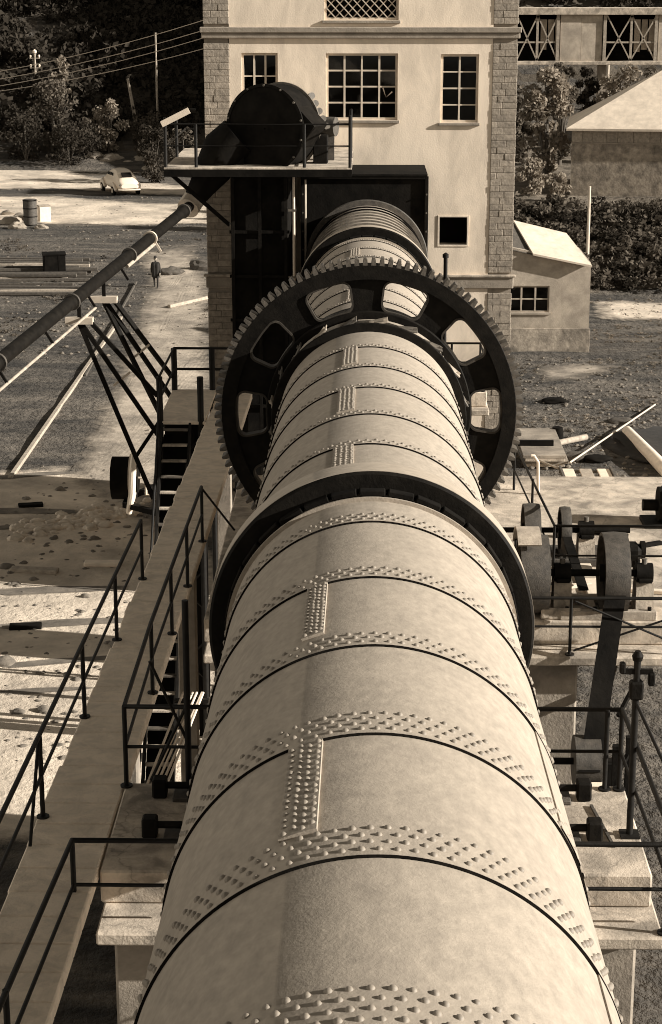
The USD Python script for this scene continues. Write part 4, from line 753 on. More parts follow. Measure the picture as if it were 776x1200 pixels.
# ------------------------------------------------------------ poles and wires
def utility_pole(base, h, label, arms=True, r=0.13, lean=0.0, m=WOOD):
    t = thing('utility_pole', label, 'utility pole', base)
    top = base + [lean, 0, h]; obj('pole', MB().tube([base - [0, 0, 0.4], (base + top) / 2, top], [r * 1.25, r, r * 0.75], 10), m, t)
    if arms:
        for k in range(2):
            z = -0.5 - 0.9 * k; obj('cross_arm', MB().beam(top + [-0.5, 0, z], top + [0.5, 0, z], 0.12, 0.12), m, t)
            for s in (-0.42, 0.42): obj('insulator', MB().tube([top + [s, 0, z + 0.06], top + [s, 0, z + 0.18], top + [s, 0, z + 0.27], top + [s, 0, z + 0.34]], [0.05, 0.11, 0.11, 0.04], 10), WHITE, t)
        obj('cap', MB().tube([top, top + [0, 0, 0.2], top + [0, 0, 0.35]], [0.18, 0.22, 0.05], 10), WHITE, t)
def pole_at(px, py0, py1, label, **k):
    b = hit(px, py0); t = at_y(px, py1, b[1]); utility_pole(b, t[2] - b[2], label, **k)
pole_at(43, 122, 62, 'utility pole with pale insulators at far left on the dark hillside')
pole_at(185, 152, 38, 'tallest thin pole on the dark hillside, right of the bushes', arms=False, r=0.10)
pole_at(161, 152, 92, 'short leaning pole between the bushes on the left hillside', lean=-0.8, arms=False, r=0.16)
pole_at(688, 312, 218, 'slim pale pole standing behind the gabled shed', arms=False, r=0.09, m=SASH)
pole_at(711, 132, 52, 'thin pale pole in front of the elevated gallery', arms=False, r=0.1, m=SASH)
wy = 185.0
for k, (l, r_) in enumerate((((-5, 78), (250, 16)), ((-5, 87), (250, 28)), ((-5, 95), (250, 37)), ((-5, 101), (250, 50)))):
    a, b = at_y(*l, wy), at_y(*r_, wy - 6); d = b - a; a = a - d * 0.3; b = b + d * 0.15
    pts = [a + (b - a) * t - np.array([0, 0, 2.2 * 4 * t * (1 - t) * 0.35]) for t in np.linspace(0, 1, 14)]
    single('overhead_wire', MB().tube(pts, 0.03, 5), SASH, ('topmost', 'second from top', 'third from top', 'lowest')[k] + ' of the four pale wires crossing the dark hillside', 'overhead wire', smooth=60)

# ------------------------------------------------------------ vegetation
def leaves(centres, radii, n, size, seed, squash=0.8):
    g = np.random.default_rng(seed); k = g.integers(len(centres), size=n)
    d = g.normal(size=(n, 3)); d /= np.linalg.norm(d, axis=1, keepdims=True); rr = g.uniform(0.25, 1, n) ** 0.5
    c = np.asarray(centres)[k] + d * (np.asarray(radii)[k] * rr)[:, None] * [1, 1, squash]
    a = g.normal(size=(n, 3)) + d * 0.6; a /= np.linalg.norm(a, axis=1, keepdims=True); b = np.cross(a, g.normal(size=(n, 3))); b /= np.linalg.norm(b, axis=1, keepdims=True)
    s = size * g.uniform(0.6, 1.4, n)[:, None]; b2 = np.cross(a, b)
    v = np.stack([c - b * s, c + b2 * s * 0.55, c + b * s, c - b2 * s * 0.55], 1).reshape(-1, 3)
    i = np.arange(n) * 4; return v, np.stack([i, i + 1, i + 2, i + 3], 1)
def tree(name, label, cat, base, h, w, n, size, m, seed, clumps=26, trunk=0.3, group=None):
    g = np.random.default_rng(seed); t = thing(name, label, cat, base, group)
    C, Rr = [], []
    for k in range(clumps):
        z = g.uniform(trunk, 0.97); ang = g.uniform(0, 6.28); prof = math.sin(math.pi * min(1, max(0.08, (z - trunk * 0.6) / (1.02 - trunk * 0.6)))) ** 0.6
        q = w / 2 * prof * g.uniform(0.25, 0.95); C.append(base + [q * math.cos(ang), q * math.sin(ang), z * h]); Rr.append(w * g.uniform(0.12, 0.24))
    tr_ = MB().tube([base - [0, 0, 0.3], base + [0.02 * h, 0, 0.4 * h], base + [0, 0.02 * h, 0.85 * h]], [0.035 * h ** 0.8, 0.026 * h ** 0.8, 0.008 * h], 8)
    for c in C[:10]: s0 = base + [0.015 * h, 0, h * trunk * 0.8]; tr_.tube([s0, (s0 + c) / 2 + [0, 0, 0.05 * h], c], [0.012 * h, 0.008 * h, 0.003 * h], 5)
    obj('trunk', tr_, BARK, t); obj('crown', leaves(C, Rr, n, size, seed + 1), m, t, False)
def veg(px, py0, py1, wpx, label, m, n=2200, seed=1, name='tree', cat='tree', y=None, **k):
    b = hit(px, py0) if y is None else at_y(px, py0, y)
    if y is not None: b[2] = terrain(b[0], b[1])
    h = at_y(px, py1, b[1])[2] - b[2]; w = wpx * b[1] / FPX
    tree(name, label, cat, b, h, w, n, k.pop('size', 0.09 + 0.012 * h), m, seed, **k)
veg(74, 148, 66, 24, 'narrow pale poplar on the left hillside', LEAFL, 1500, 11, trunk=0.05, clumps=30)
veg(62, 178, 92, 52, 'dark bushy tree beside the narrow pale poplar', LEAFM, 2200, 12, trunk=0.1)
veg(128, 180, 118, 42, 'rounded pale bush between the two hillside poles', LEAFL, 2000, 13, name='bush', cat='bush', trunk=0.05)
veg(104, 184, 138, 34, 'small bush left of the rounded pale bush', LEAFM, 1400, 14, name='bush', cat='bush', trunk=0.05)
veg(172, 172, 132, 46, 'low spreading bush below the tallest thin pole', LEAFM, 1800, 15, name='bush', cat='bush', trunk=0.05)
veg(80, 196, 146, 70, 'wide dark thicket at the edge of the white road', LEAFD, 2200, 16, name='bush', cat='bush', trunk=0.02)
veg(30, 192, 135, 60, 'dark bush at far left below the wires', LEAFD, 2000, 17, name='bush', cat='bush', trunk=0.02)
veg(180, 215, 150, 46, 'shaded shrub under the left end of the fan platform', LEAFD, 1800, 18, name='bush', cat='bush', trunk=0.05)
veg(215, 205, 150, 40, 'shaded shrub beside the building corner', LEAFM, 1500, 19, name='bush', cat='bush', trunk=0.05)
veg(637, 222, 82, 58, 'pale leafy tree between the building and the stone house', LEAFL, 3600, 21, y=128, clumps=40, trunk=0.1)
veg(612, 226, 96, 36, 'darker tree close to the building edge', LEAFM, 2400, 22, y=134, trunk=0.1)
veg(655, 200, 74, 44, 'dark tree behind the corner of the house roof', LEAFM, 2600, 23, y=138, trunk=0.1)
veg(725, 175, 78, 60, 'loose pale tree behind the house roof', LEAFL, 2200, 24, y=140, trunk=0.1)
veg(765, 165, 76, 46, 'leafy tree at the right edge above the house roof', LEAFM, 2000, 25, y=139, trunk=0.1)
veg(685, 185, 76, 34, 'dark tree by the thin pale pole', LEAFD, 1800, 26, y=141, trunk=0.1)
veg(622, 236, 188, 44, 'low pale bush at the foot of the pale leafy tree', LEAFL, 1600, 27, y=118, name='bush', cat='bush', trunk=0.02)
veg(650, 242, 205, 30, 'small pale bush at the corner of the stone house', LEAFL, 1200, 28, y=115, name='bush', cat='bush', trunk=0.02)
# bank and hillside cover that nobody could count
def scatter(name, label, cat, pts, scales, m, seed, n=200, size=0.10):
    pi = UsdGeom.PointInstancer.Define(stage, '/World/' + name); p = []
    for k in range(3):
        g = np.random.default_rng(seed + k); C = g.normal(size=(7, 3)) * [0.35, 0.35, 0.2] + [0, 0, 0.45]
        me = obj('clump', leaves(C, np.full(7, 0.38), n, size, seed + 5 + k), m[k], pi.GetPrim(), False); p.append(me.GetPath())
    pi.CreatePrototypesRel().SetTargets(p); g = np.random.default_rng(seed + 40)
    pi.CreateProtoIndicesAttr(Vt.IntArray.FromNumpy(g.integers(3, size=len(pts)).astype(np.int32)))
    pi.CreatePositionsAttr(Vt.Vec3fArray.FromNumpy(np.asarray(pts, np.float32))); pi.CreateScalesAttr(Vt.Vec3fArray.FromNumpy((np.asarray(scales)[:, None] * [1, 1, 1]).astype(np.float32)))
    an = g.uniform(0, math.pi, len(pts)); pi.CreateOrientationsAttr(Vt.QuathArray([Gf.Quath(float(math.cos(a)), 0, 0, float(math.sin(a))) for a in an]))
    tag(pi.GetPrim(), label, cat, kind='stuff')
g = np.random.default_rng(91)
P = np.c_[g.uniform(-75, 55, 5200), g.uniform(172, 300, 5200)]; ok = P[:, 1] > 182 - 26 * smooth01((P[:, 0] + 2) / 12); P = P[ok & (np.abs(P[:, 0]) < 0.2 * P[:, 1] + 10)]
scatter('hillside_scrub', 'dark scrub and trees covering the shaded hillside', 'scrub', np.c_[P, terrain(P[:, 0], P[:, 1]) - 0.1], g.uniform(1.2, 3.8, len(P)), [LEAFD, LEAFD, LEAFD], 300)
P = np.c_[g.uniform(6.5, 34, 850), 104.5 + 8.0 * g.uniform(0, 1, 850) ** 0.9]
scatter('bank_shrubs', 'low dark shrubs covering the bank below the stone house', 'shrubs', np.c_[P, terrain(P[:, 0], P[:, 1]) - 0.1], g.uniform(0.5, 1.25, len(P)), [LEAFM, LEAFD, LEAFM], 320, 150, 0.13)
P = np.c_[g.uniform(-34, -3, 7000), g.uniform(70, 134, 7000)]; keep = (meshkit.fbm(np.c_[P / 5, np.zeros(len(P))], 3, 4) > 0.52) & ~((P[:, 0] > -16 + 0.0 * P[:, 1]) & (P[:, 0] < -8.5) & (P[:, 1] < 120)); P = P[keep]
scatter('field_weeds', 'low dry weeds on the open ground left of the building', 'weeds', np.c_[P, terrain(P[:, 0], P[:, 1]) - 0.08], g.uniform(0.07, 0.24, len(P)), [LEAFM, LEAFD, LEAFM], 340, 40, 0.2)
P = np.c_[g.uniform(4.6, 24, 3500), g.uniform(64, 103, 3500)]; keep = (meshkit.fbm(np.c_[P / 4, np.zeros(len(P))], 3, 14) > 0.52) & ~((P[:, 0] < 11) & (P[:, 1] > 86) & (P[:, 1] < 95)); P = P[keep]
scatter('yard_weeds', 'low dry weeds on the open ground right of the building', 'weeds', np.c_[P, terrain(P[:, 0], P[:, 1]) - 0.08], g.uniform(0.08, 0.22, len(P)), [LEAFM, LEAFM, LEAFL], 360, 40, 0.2)

def rock(c, s, seed):
    m = trimesh.creation.icosphere(2, 1.0); v = np.array(m.vertices); v *= (0.45 + 1.1 * meshkit.fbm(v * 1.6 + seed * 3.1, 4, seed))[:, None]; v = v * s + c; return v, m.faces
for k, (px, py, s, where) in enumerate(((112, 186, 0.7, 'leftmost of the pale boulders beside the white road'), (131, 190, 0.9, 'largest pale boulder behind the car'), (150, 194, 0.6, 'pale boulder just right of the car roof'), (166, 190, 0.7, 'pale boulder below the low spreading bush'), (120, 196, 0.5, 'small boulder left of the car'), (176, 200, 0.6, 'boulder near the platform corner'))):
    c = hit(px, py); single('boulder', rock(c + [0, 0, 0.2 * s], np.array([1.3, 1, 0.7]) * s, k), ROCK, where, 'boulder', 'boulders beside the white road', 22)

# ------------------------------------------------------------ car
def car():
    c = hit(141, 226); th = math.radians(112)
    t = thing('parked_car', 'pale rounded old saloon car parked on the white road', 'car', c)
    def put(n, mb, m, sm=40, par=None, label=None):
        mb.v = [1.3 * v for v in mb.v]; mb.v = [np.stack([c[0] + v[:, 0] * math.cos(th) - v[:, 1] * math.sin(th), c[1] + v[:, 0] * math.sin(th) + v[:, 1] * math.cos(th), c[2] + v[:, 2]], 1) for v in mb.v]
        return obj(n, mb, m, par or t, sm, label)
    # x runs towards the bonnet; stations: (x, half width, sill, roof, shoulder)
    st = [(-2.25, .50, .50, .78, .62), (-2.05, .66, .38, .98, .70), (-1.7, .74, .34, 1.22, .78), (-1.2, .78, .32, 1.48, .86), (-.6, .80, .32, 1.60, .90), (0, .80, .32, 1.60, .90), (.45, .79, .32, 1.50, .92), (.85, .76, .32, 1.12, .92), (1.3, .70, .34, 1.02, .86), (1.8, .60, .36, .94, .78), (2.1, .42, .42, .80, .66)]
    n = 20; v = []
    for x, w, lo, hi, sh in st:
        for k in range(n):
            a = 2 * math.pi * k / n; ca, sa = math.cos(a), math.sin(a)
            yy = w * np.sign(ca) * abs(ca) ** 0.6 * (1 if sa < 0 else (1 - 0.22 * sa * (hi > 1.15))); zz = sh + (hi - sh) * abs(sa) ** 0.8 if sa > 0 else sh - (sh - lo) * abs(sa) ** 0.5
            v.append((x, yy, zz))
    f = [(i * n + j, i * n + (j + 1) % n, (i + 1) * n + (j + 1) % n, (i + 1) * n + j) for i in range(len(st) - 1) for j in range(n)]
    m = MB().add(v, [q[::-1] for q in f]); e = len(st) - 1
    m.add([v[j] for j in range(n)], [(0, j, j + 1) for j in range(1, n - 1)]); m.add([v[e * n + j] for j in range(n)], [(0, j + 1, j) for j in range(1, n - 1)])
    put('body', m, CARP, 60)
    for x in (-1.35, 1.3):
        for s in (-1, 1):
            put('fender', MB().tube([(x - .5, s * .74, .36), (x - .3, s * .78, .62), (x, s * .79, .70), (x + .3, s * .78, .62), (x + .52, s * .72, .36)], [.10, .13, .14, .13, .10], 10), CARP, 60)
            w = put('wheel', MB().cyl((x, s * .70, .32), (x, s * .86, .32), .32, 20), BLACK2, 40); put('hub_cap', MB().cyl((x, s * .855, .32), (x, s * .885, .32), .16, 16), SASH, 40, w)
    for s in (-1, 1):
        put('side_window', MB().add([(-1.1, s * .70, 1.02), (-.35, s * .745, 1.02), (-.35, s * .68, 1.40), (-.85, s * .655, 1.36)], [(0, 1, 2, 3) if s < 0 else (3, 2, 1, 0)]), BLACK, False)
        put('side_window', MB().add([(-.25, s * .745, 1.02), (.5, s * .72, 1.02), (.3, s * .665, 1.36), (-.25, s * .68, 1.40)], [(0, 1, 2, 3) if s < 0 else (3, 2, 1, 0)]), BLACK, False)
        put('tail_light', MB().cyl((-2.1, s * .55, .7), (-2.18, s * .55, .7), .07, 12), PULLEY, 40); put('headlight', MB().cyl((1.85, s * .55, .72), (2.05, s * .55, .72), .12, 14), SASH, 40)
    put('rear_window', MB().add([(-1.86, -.34, 1.17), (-1.86, .34, 1.17), (-1.42, .32, 1.42), (-1.42, -.32, 1.42)], [(0, 1, 2, 3)]), BLACK, False)
    put('bumper', MB().tube([(-2.2, -.7, .42), (-2.36, -.4, .42), (-2.36, .4, .42), (-2.2, .7, .42)], .05, 8), SASH, 60); put('bumper', MB().tube([(2.1, -.65, .42), (2.25, -.3, .42), (2.25, .3, .42), (2.1, .65, .42)], .05, 8), SASH, 60)
car()

# ------------------------------------------------------------ person
def skin(bones, edge, it=8):
    parts = []
    for p, q, r0, r1 in bones:
        a = m3.Manifold.sphere(r0, 14).translate(tuple(map(float, p))); b = m3.Manifold.sphere(r1, 14).translate(tuple(map(float, q))); parts.append(m3.Manifold.batch_hull([a, b]))
    m = m3.Manifold.batch_boolean(parts, m3.OpType.Add).refine_to_length(edge); v, f, _ = meshkit.arrays(m)
    tm = trimesh.Trimesh(v, f); trimesh.smoothing.filter_taubin(tm, iterations=it); return np.array(tm.vertices), np.array(tm.faces)
def person():
    b = hit(183, 337); t = thing('person', 'person in dark coat and cap walking on the dirt path', 'person', b); B = lambda x, y, z: b + np.array([x, y, z])
    hip = {s: B(.10 * s, 0, .90) for s in (-1, 1)}; body = []
    ank = {1: B(.11, -.14, .09), -1: B(-.10, .16, .12)}; kn = {1: B(.11, -.12, .49), -1: B(-.10, .02, .49)}
    for s in (-1, 1):
        body += [(hip[s], kn[s], .095, .062), (kn[s], ank[s], .060, .042), (ank[s] + [0, 0, -.05], ank[s] + [0.01, -.17, -.055], .042, .032)]
    body += [(B(0, 0, .93), B(0, 0, 1.15), .15, .14), (B(-.05, 0, 1.1), B(-.08, 0, 1.36), .13, .12), (B(.05, 0, 1.1), B(.08, 0, 1.36), .13, .12), (B(-.16, 0, 1.40), B(.16, 0, 1.40), .075, .075), (B(0, 0, 1.42), B(0, -.01, 1.56), .055, .052)]
    hands = []
    for s in (-1, 1):
        sh, el = B(.19 * s, 0, 1.39), B(.25 * s, .05 * s, 1.10); wr = B(.25 * s, -.07 - .06 * s, .87); body += [(sh, el, .062, .048), (el, wr, .045, .032)]; d = np.array([0.0, -.15, -1.0]); d /= np.linalg.norm(d)
        palm = wr + d * .085; hands.append((wr, palm, .028, .034))
        for k in range(4):
            o = np.array([0, (k - 1.5) * .021, 0]); k0 = palm + o; k1 = k0 + d * (.042 - .004 * abs(k - 1.5)) + [-.008 * s, 0, 0]; k2 = k1 + d * .034 + [-.018 * s, 0, 0]; hands += [(k0, k1, .0105, .0095), (k1, k2, .0095, .008)]
        th = wr + d * .03; t1 = th + [-.01 * s, -.045, -.02]; hands += [(th, t1, .014, .011), (t1, t1 + [-.008 * s, -.012, -.035], .011, .009)]
    head = [(B(0, -.01, 1.64), B(0, -.005, 1.69), .085, .095), (B(0, -.035, 1.60), B(0, -.04, 1.66), .055, .06), (B(0, -.105, 1.635), B(0, -.09, 1.67), .016, .012), (B(0, -.01, 1.50), B(0, -.01, 1.6), .05, .052)] + [(B(.092 * s, .005, 1.63), B(.094 * s, .01, 1.665), .014, .018) for s in (-1, 1)] + [(B(-.02, -.092, 1.588), B(.02, -.092, 1.588), .011, .011)]
    bd = obj('body', skin(body + hands + head, .02, 6), COAT, t, 60)
    obj('face', skin(head, .012, 5)[0] * 1.0 + np.array([0, -.004, 0]) if False else (lambda q: ((q[0] - B(0, 0, 1.62)) * 1.02 + B(0, 0, 1.62), q[1]))(skin(head[:3] + head[4:], .012, 5)), SKIN, t, 60)
    for s in (-1, 1): obj('eye', MB().tm(trimesh.creation.icosphere(1, .013).apply_translation(B(.035 * s, -.102, 1.668))), BLACK, t, 60)
    obj('hand', (lambda q: q)(skin([(a, c, r0 + .002, r1 + .002) for a, c, r0, r1 in hands[:11]], .008, 3)), SKIN, t, 60); obj('hand', skin([(a, c, r0 + .002, r1 + .002) for a, c, r0, r1 in hands[11:]], .008, 3), SKIN, t, 60)
    obj('coat', skin([(B(-.08, 0, .78), B(-.08, 0, 1.30), .16, .15), (B(.08, 0, .78), B(.08, 0, 1.30), .16, .15), (B(-.1, 0, .70), B(.1, 0, .70), .15, .15), (B(-.13, 0, 1.39), B(.13, 0, 1.39), .10, .10)], .03, 8), COAT, t, 60)
    obj('cap', skin([(B(0, .0, 1.735), B(0, .01, 1.75), .098, .085), (B(-.05, -.09, 1.715), B(.05, -.09, 1.715), .022, .022)], .02, 4), COAT, t, 60)
person()

# ------------------------------------------------------------ things lying about the yards
ls = thing('lumber_stack', 'stack of long grey timbers lying on the ground at far left', 'lumber stack', at_z(60, 335))
for k in range(22):
    py = 309 + (k % 14) * 2.9 + rng.uniform(-1, 1); a, b = at_z(-40, py), at_z(116 - rng.uniform(0, 40), py - rng.uniform(-1, 2)); z = 0.12 + 0.2 * (k // 14)
    obj('timber', MB().beam((a[0], a[1], z), (b[0], b[1], z), 0.24, 0.18, 0.02), (WOODD, WOODD, WOOD, WOODD, WOODD)[k % 5], ls, 25)
def crate(px, py0, py1, wpx, m, name, label, cat, rz=0.2, lid=True):
    b = hit(px, py0); h = at_y(px, py1, b[1])[2] - b[2]; w = wpx * b[1] / FPX
    t = thing(name, label, cat, b); obj('body', MB().box(b + [0, 0, h * .46], (w, w * .9, h * .92), rz, 0.03), m, t, 25); obj('lid', MB().box(b + [0, 0, h * .96], (w * 1.06, w * .96, h * .07), rz, 0.01), WOOD if lid else m, t, 25)
    for s in (-1, 1): obj('batten', MB().box(b + [s * w * .3 * math.cos(rz), -w * .46 * math.cos(rz) + s * w * .3 * math.sin(rz), h * .46], (w * .08, 0.05, h * .9), rz), m, t, 25)
crate(64, 322, 296, 26, BLACK2, 'tar_box', 'black box beside the far left timber stack', 'box', 0.2, False)
crate(34, 318, 310, 34, WOODD, 'low_box', 'low dark chest left of the black box with a pale lid', 'chest', 0.05)
crate(52, 260, 240, 13, WHITE, 'white_case', 'small white case beside the upright drum on the left', 'case', 0.4)
c = hit(36, 264); t = thing('iron_drum', 'rusty upright drum on the white road at left', 'drum', c); hd = at_y(36, 234, c[1])[2] - c[2]; rd = 8 * c[1] / FPX
obj('body', MB().tube([c, c + [0, 0, hd]], rd, 24), PULLEY, t); 
for z in (0.02, 0.34, 0.66, 0.97): obj('hoop', MB().tube([c + [0, 0, hd * z], c + [0, 0, hd * z + 0.06]], rd * 1.05, 24), BLACK2, t)
obj('lid', MB().tube([c + [0, 0, hd + .002], c + [0, 0, hd + 0.04]], rd * 0.9, 24), PULLEY, t)
for k, (px, py, s) in enumerate(((14, 262, .55), (24, 258, .5), (10, 252, .4), (48, 268, .35), (20, 268, .45), (92, 322, .35), (200, 322, .5), (238, 316, .6))):
    c = hit(px, py); single('rubble_stone', rock(c + [0, 0, 0.2 * s], np.array([1.4, 1, 0.8]) * s, 20 + k), ROCK if k < 6 else WOODD, ('rubble stone left of the rusty drum, lower left', 'rubble stone just left of the rusty drum', 'rubble stone at the left edge above the others', 'rubble stone at the right foot of the drum', 'rubble stone in front of the rusty drum', 'lone stone right of the black box', 'dark clod right of the walking person', 'dark clod by the building corner')[k], 'stone', None, 22)
a, b = at_z(198, 359, .1), at_z(250, 347, .1); single('pale_beam', MB().beam(a, b, 0.2, 0.18, 0.02), WOOD, 'pale beam lying on the ground against the building corner', 'beam')
a, b = at_z(12, 560, .06), at_z(142, 372, .06); single('rail_line', MB().beam(a, b, 0.16, 0.14, 0.01), WOOD, 'long straight kerb rail along the left edge of the dirt path', 'kerb rail')
a, b = at_z(100, 440, .06), at_z(160, 330, .06); single('rail_line', MB().beam(a, b, 0.10, 0.1, 0.01), WOODD, 'shorter dark rail beside the kerb rail on the path', 'rail')
for k, (px, py, w, m_) in enumerate(((40, 668, 60, WOOD), (120, 660, 44, WHITE), (30, 734, 40, BLACK2), (36, 592, 30, BLACK2))):
    c = at_z(px, py, 0.1); w_ = w * c[1] / FPX; single('yard_plank', MB().box(c, (w_, 0.35, 0.12), 0.12 * (k - 1), 0.02), m_, ('long pale plank on the dust yard below the dark band', 'white sheet lying by the walkway rail', 'dark plank at the left edge of the dust yard', 'dark plank near the shadow stripes at left')[k], 'plank')
# right hand yard
b = at_z(690, 582); ct = thing('hand_cart', 'low wooden handcart frame on the pale dust right of the gear', 'handcart', b); ch = 0.62
def cp(u, w, z): return b + np.array([u, w, z])
for u in (-0.62, 0.0, 0.62): obj('bed_plank', MB().box(cp(u, 0.55, ch), (0.42, 1.5, 0.06), 0, 0.01), WHITE if u else WOOD, ct)
for w in (-0.25, 0.55, 1.3): obj('cross_bearer', MB().box(cp(0.05, w, ch - 0.075), (1.9, 0.1, 0.09)), WOODD, ct)
for u in (-0.85, 0.9): obj('side_rail', MB().box(cp(u, 0.55, ch + 0.03), (0.08, 1.8, 0.12)), WOODD, ct)
for u in (-0.6, 0.6):
    for w in (-0.2, 1.2): obj('leg', MB().box(cp(u, w, (ch - .12) / 2), (0.12, 0.12, ch - 0.12)), BLACK2, ct)
for u in (-0.78, 0.80): q = cp(u, 0.5, 0.28); obj('wheel', MB().cyl(q - [0.05, 0, 0], q + [0.05, 0, 0], 0.28, 20), BLACK2, ct)
obj('handle', MB().tube([cp(-0.9, 1.4, ch), cp(-1.5, 2.1, ch + 0.1)], 0.04, 8), WOOD, ct)
sl = thing('slab_pile', 'pile of flat grey slabs on the ground beside the gear', 'slab pile', at_z(640, 548))
a, b2 = at_z(612, 549), at_z(668, 546); 
for k in range(4): obj('slab', MB().bb((a[0] + rng.uniform(0, .15), a[1] - 0.1 + rng.uniform(0, .2), 0.03 + 0.12 * k), (b2[0] - rng.uniform(0, .3), a[1] + 4.2, 0.145 + 0.12 * k), 0.01), CONCD if k % 2 else CONC, sl, 25)
obj('dark_batten', MB().box(at_z(628, 519, .6), (1.3, .18, .2)), BLACK2, sl)
single('short_log', MB().cyl(at_z(655, 519, .15), at_z(687, 512, .15), 0.12, 12), WOOD, 'short log lying above the slab pile', 'log'); single('dark_stump', MB().tube([at_z(653, 517), at_z(653, 517) + [0, 0, .55]], [.26, .2], 14), BLACK2, 'dark stump beside the slab pile', 'stump')
a, b2 = at_z(735, 505, .25), at_z(800, 572, .25); single('felled_log', MB().tube([a, (a + b2) / 2 + [0, 0, .02], b2], [0.20, 0.23, 0.26], 16), WHITE, 'thick pale log lying aslant at the right edge', 'log')
a = at_z(668, 542, .3); b2 = at_z(768, 474, 0.1); single('long_pole', MB().tube([a, b2], 0.035, 8), SASH, 'long thin pale pole lying aslant behind the handcart', 'pole')
single('spoil_patch', rock(at_z(772, 522, 0.0) + [1.0, 0, 0], np.array([2.6, 3.2, 0.35]), 55), mat('dark_coal', 0.02, 0.4, 3, 1, 1, 6), 'dark coal heap behind the thick pale log', 'coal heap', None, 60)
for k, (px, py) in enumerate(((700, 538), (730, 494), (650, 470), (676, 536))):
    c = at_z(px, py, .05); single('scrap_piece', rock(c, np.array([.55, .4, .16]), 70 + k), WOODD if k % 2 else BLACK2, ('dark scrap piece right of the long thin pole', 'dark scrap piece above the pale log end', 'dark scrap in the field below the shed', 'scrap lying behind the handcart')[k], 'scrap', None, 50)

# clutter of the drive platform
def bed(x0, x1, y0, y1, h, m, label):
    t = thing('machine_bed', label, 'machine bed', ((x0 + x1) / 2, (y0 + y1) / 2, p2z))
    for y in (y0, y1): obj('girder', MB().bb((x0, y - 0.06, p2z + 0.002), (x1, y + 0.06, p2z + h), 0.01), m, t)
    for x in np.linspace(x0 + 0.1, x1 - 0.1, 4):
        obj('cross_piece', MB().bb((x - 0.05, y0 + 0.063, p2z + 0.002), (x + 0.05, y1 - 0.063, p2z + h * 0.8)), m, t)
        obj('anchor_bolt', MB().cyl((x, y0, p2z + h), (x, y0, p2z + h + 0.05), 0.03, 6), BLACK, t)
bed(2.9, 4.3, 26.0, 26.72, 0.14, WOOD, 'pale girder bed under the front drive shaft'); bed(2.6, 4.4, 28.6, 29.3, 0.12, PULLEY, 'rusty girder bed under the rear drive shaft')
bg = thing('belt_guard', 'pale sheet guard over the top of the left broad pulley', 'guard', (2.5, 26.4, p2z))
pg = [(26.35 + 0.70 * math.cos(a), p2z + 0.58 + 0.70 * math.sin(a)) for a in np.linspace(0.5, 2.2, 10)] + [(26.35 + 0.67 * math.cos(a), p2z + 0.58 + 0.67 * math.sin(a)) for a in np.linspace(2.2, 0.5, 10)]
obj('hood', MB().prism(pg, 'x', 2.26, 2.6), WOOD, bg); obj('stay', MB().cyl((2.3, 26.9, p2z), (2.3, 26.9, p2z + 0.95), 0.02, 6), RAILM, bg)
for k, (x, y, l, a, lab) in enumerate(((3.1, 27.4, .9, .3, 'short pale plank lying left of the slanting belt'), (4.5, 27.2, 1.1, -.2, 'pale plank at the foot of the gear reducer'), (4.6, 29.6, .8, .5, 'dark bar lying in front of the electric motor'), (3.9, 30.4, 1.2, -.4, 'long dark bar on the platform left of the motor'))):
    single('loose_bar', MB().box((x, y, p2z + 0.035), (l, 0.1, 0.06), a, 0.008), (WHITE, WHITE, BLACK2, BLACK2)[k], lab, 'bar')
for k, (x, y, lab) in enumerate(((4.35, 28.6, 'small oil can beside the gear reducer'), (3.3, 30.2, 'oil can standing behind the narrow pulley'))):
    t = thing('oil_can', lab, 'oil can', (x, y, p2z)); obj('body', MB().tube([(x, y, p2z + .002), (x, y, p2z + 0.16), (x, y, p2z + 0.2)], [0.08, 0.08, 0.03], 14), BLACK, t); obj('spout', MB().tube([(x, y, p2z + 0.2), (x + 0.08, y, p2z + 0.34)], [0.015, 0.008], 6), STEEL, t)
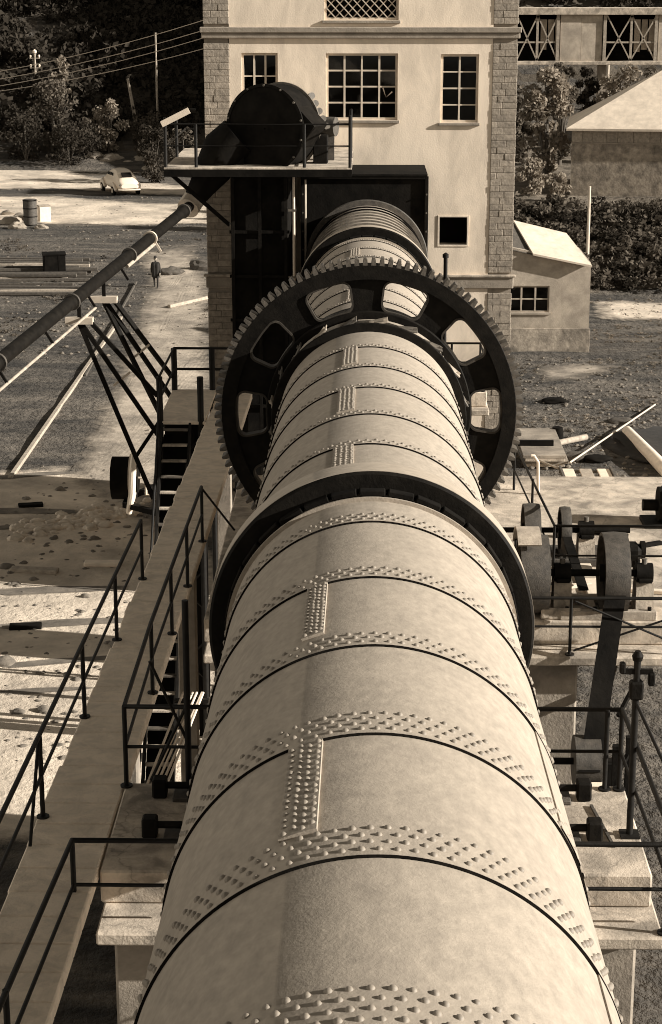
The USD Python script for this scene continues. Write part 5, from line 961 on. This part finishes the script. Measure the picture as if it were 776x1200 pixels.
# rubble on the yard at left
def scatter_stones(name, label, pts, scales, seed, m):
    pi = UsdGeom.PointInstancer.Define(stage, '/World/' + name); p = []
    for k in range(3):
        v, f = rock(np.zeros(3), np.array([1.2, 1.0, 0.7]), seed + k); p.append(obj('stone', (v, f), m, pi.GetPrim(), 50).GetPath())
    gg = np.random.default_rng(seed); pi.CreatePrototypesRel().SetTargets(p); pi.CreateProtoIndicesAttr(Vt.IntArray.FromNumpy(gg.integers(3, size=len(pts)).astype(np.int32)))
    pi.CreatePositionsAttr(Vt.Vec3fArray.FromNumpy(np.asarray(pts, np.float32))); pi.CreateScalesAttr(Vt.Vec3fArray.FromNumpy((np.asarray(scales)[:, None] * [1, 1, 1]).astype(np.float32)))
    an = gg.uniform(0, math.pi, len(pts)); pi.CreateOrientationsAttr(Vt.QuathArray([Gf.Quath(float(math.cos(a)), 0, 0, float(math.sin(a))) for a in an])); tag(pi.GetPrim(), label, 'rubble', kind='stuff')
g = np.random.default_rng(17)
line = [at_z(20 + 150 * t + g.normal() * 3, 628 - 34 * t + g.normal() * 5) for t in g.uniform(0, 1, 260)] + [at_z(g.uniform(0, 200), g.uniform(545, 900)) for _ in range(500)] + [at_z(g.uniform(610, 776), g.uniform(500, 600)) for _ in range(160)] + [at_z(g.uniform(0, 240), g.uniform(205, 420)) for _ in range(500)] + [at_z(g.uniform(606, 776), g.uniform(420, 500)) for _ in range(200)]
edge = np.array(line[:160]); line = line[260:]; edge[:, 2] = terrain(edge[:, 0], edge[:, 1]) + 0.03
scatter_stones('rubble_line', 'pale rubble line along the edge of the shaded band of the yard', edge, g.uniform(0.06, 0.24, 160), 210, mat('pale_rubble', 0.45, 0.3, 3, 0.95, 0.8, 8))
line = np.array(line); line[:, 2] = terrain(line[:, 0], line[:, 1]) + 0.02
scatter_stones('rubble', 'small stones and rubble strewn over the yard', line, np.r_[0.03 + g.exponential(0.035, 500), g.uniform(0.03, 0.1, 160), g.uniform(0.03, 0.10, 500), g.uniform(0.03, 0.08, 200)], 200, mat('earthy_rubble', 0.13, 0.4, 3, 0.95, 0.8, 8))
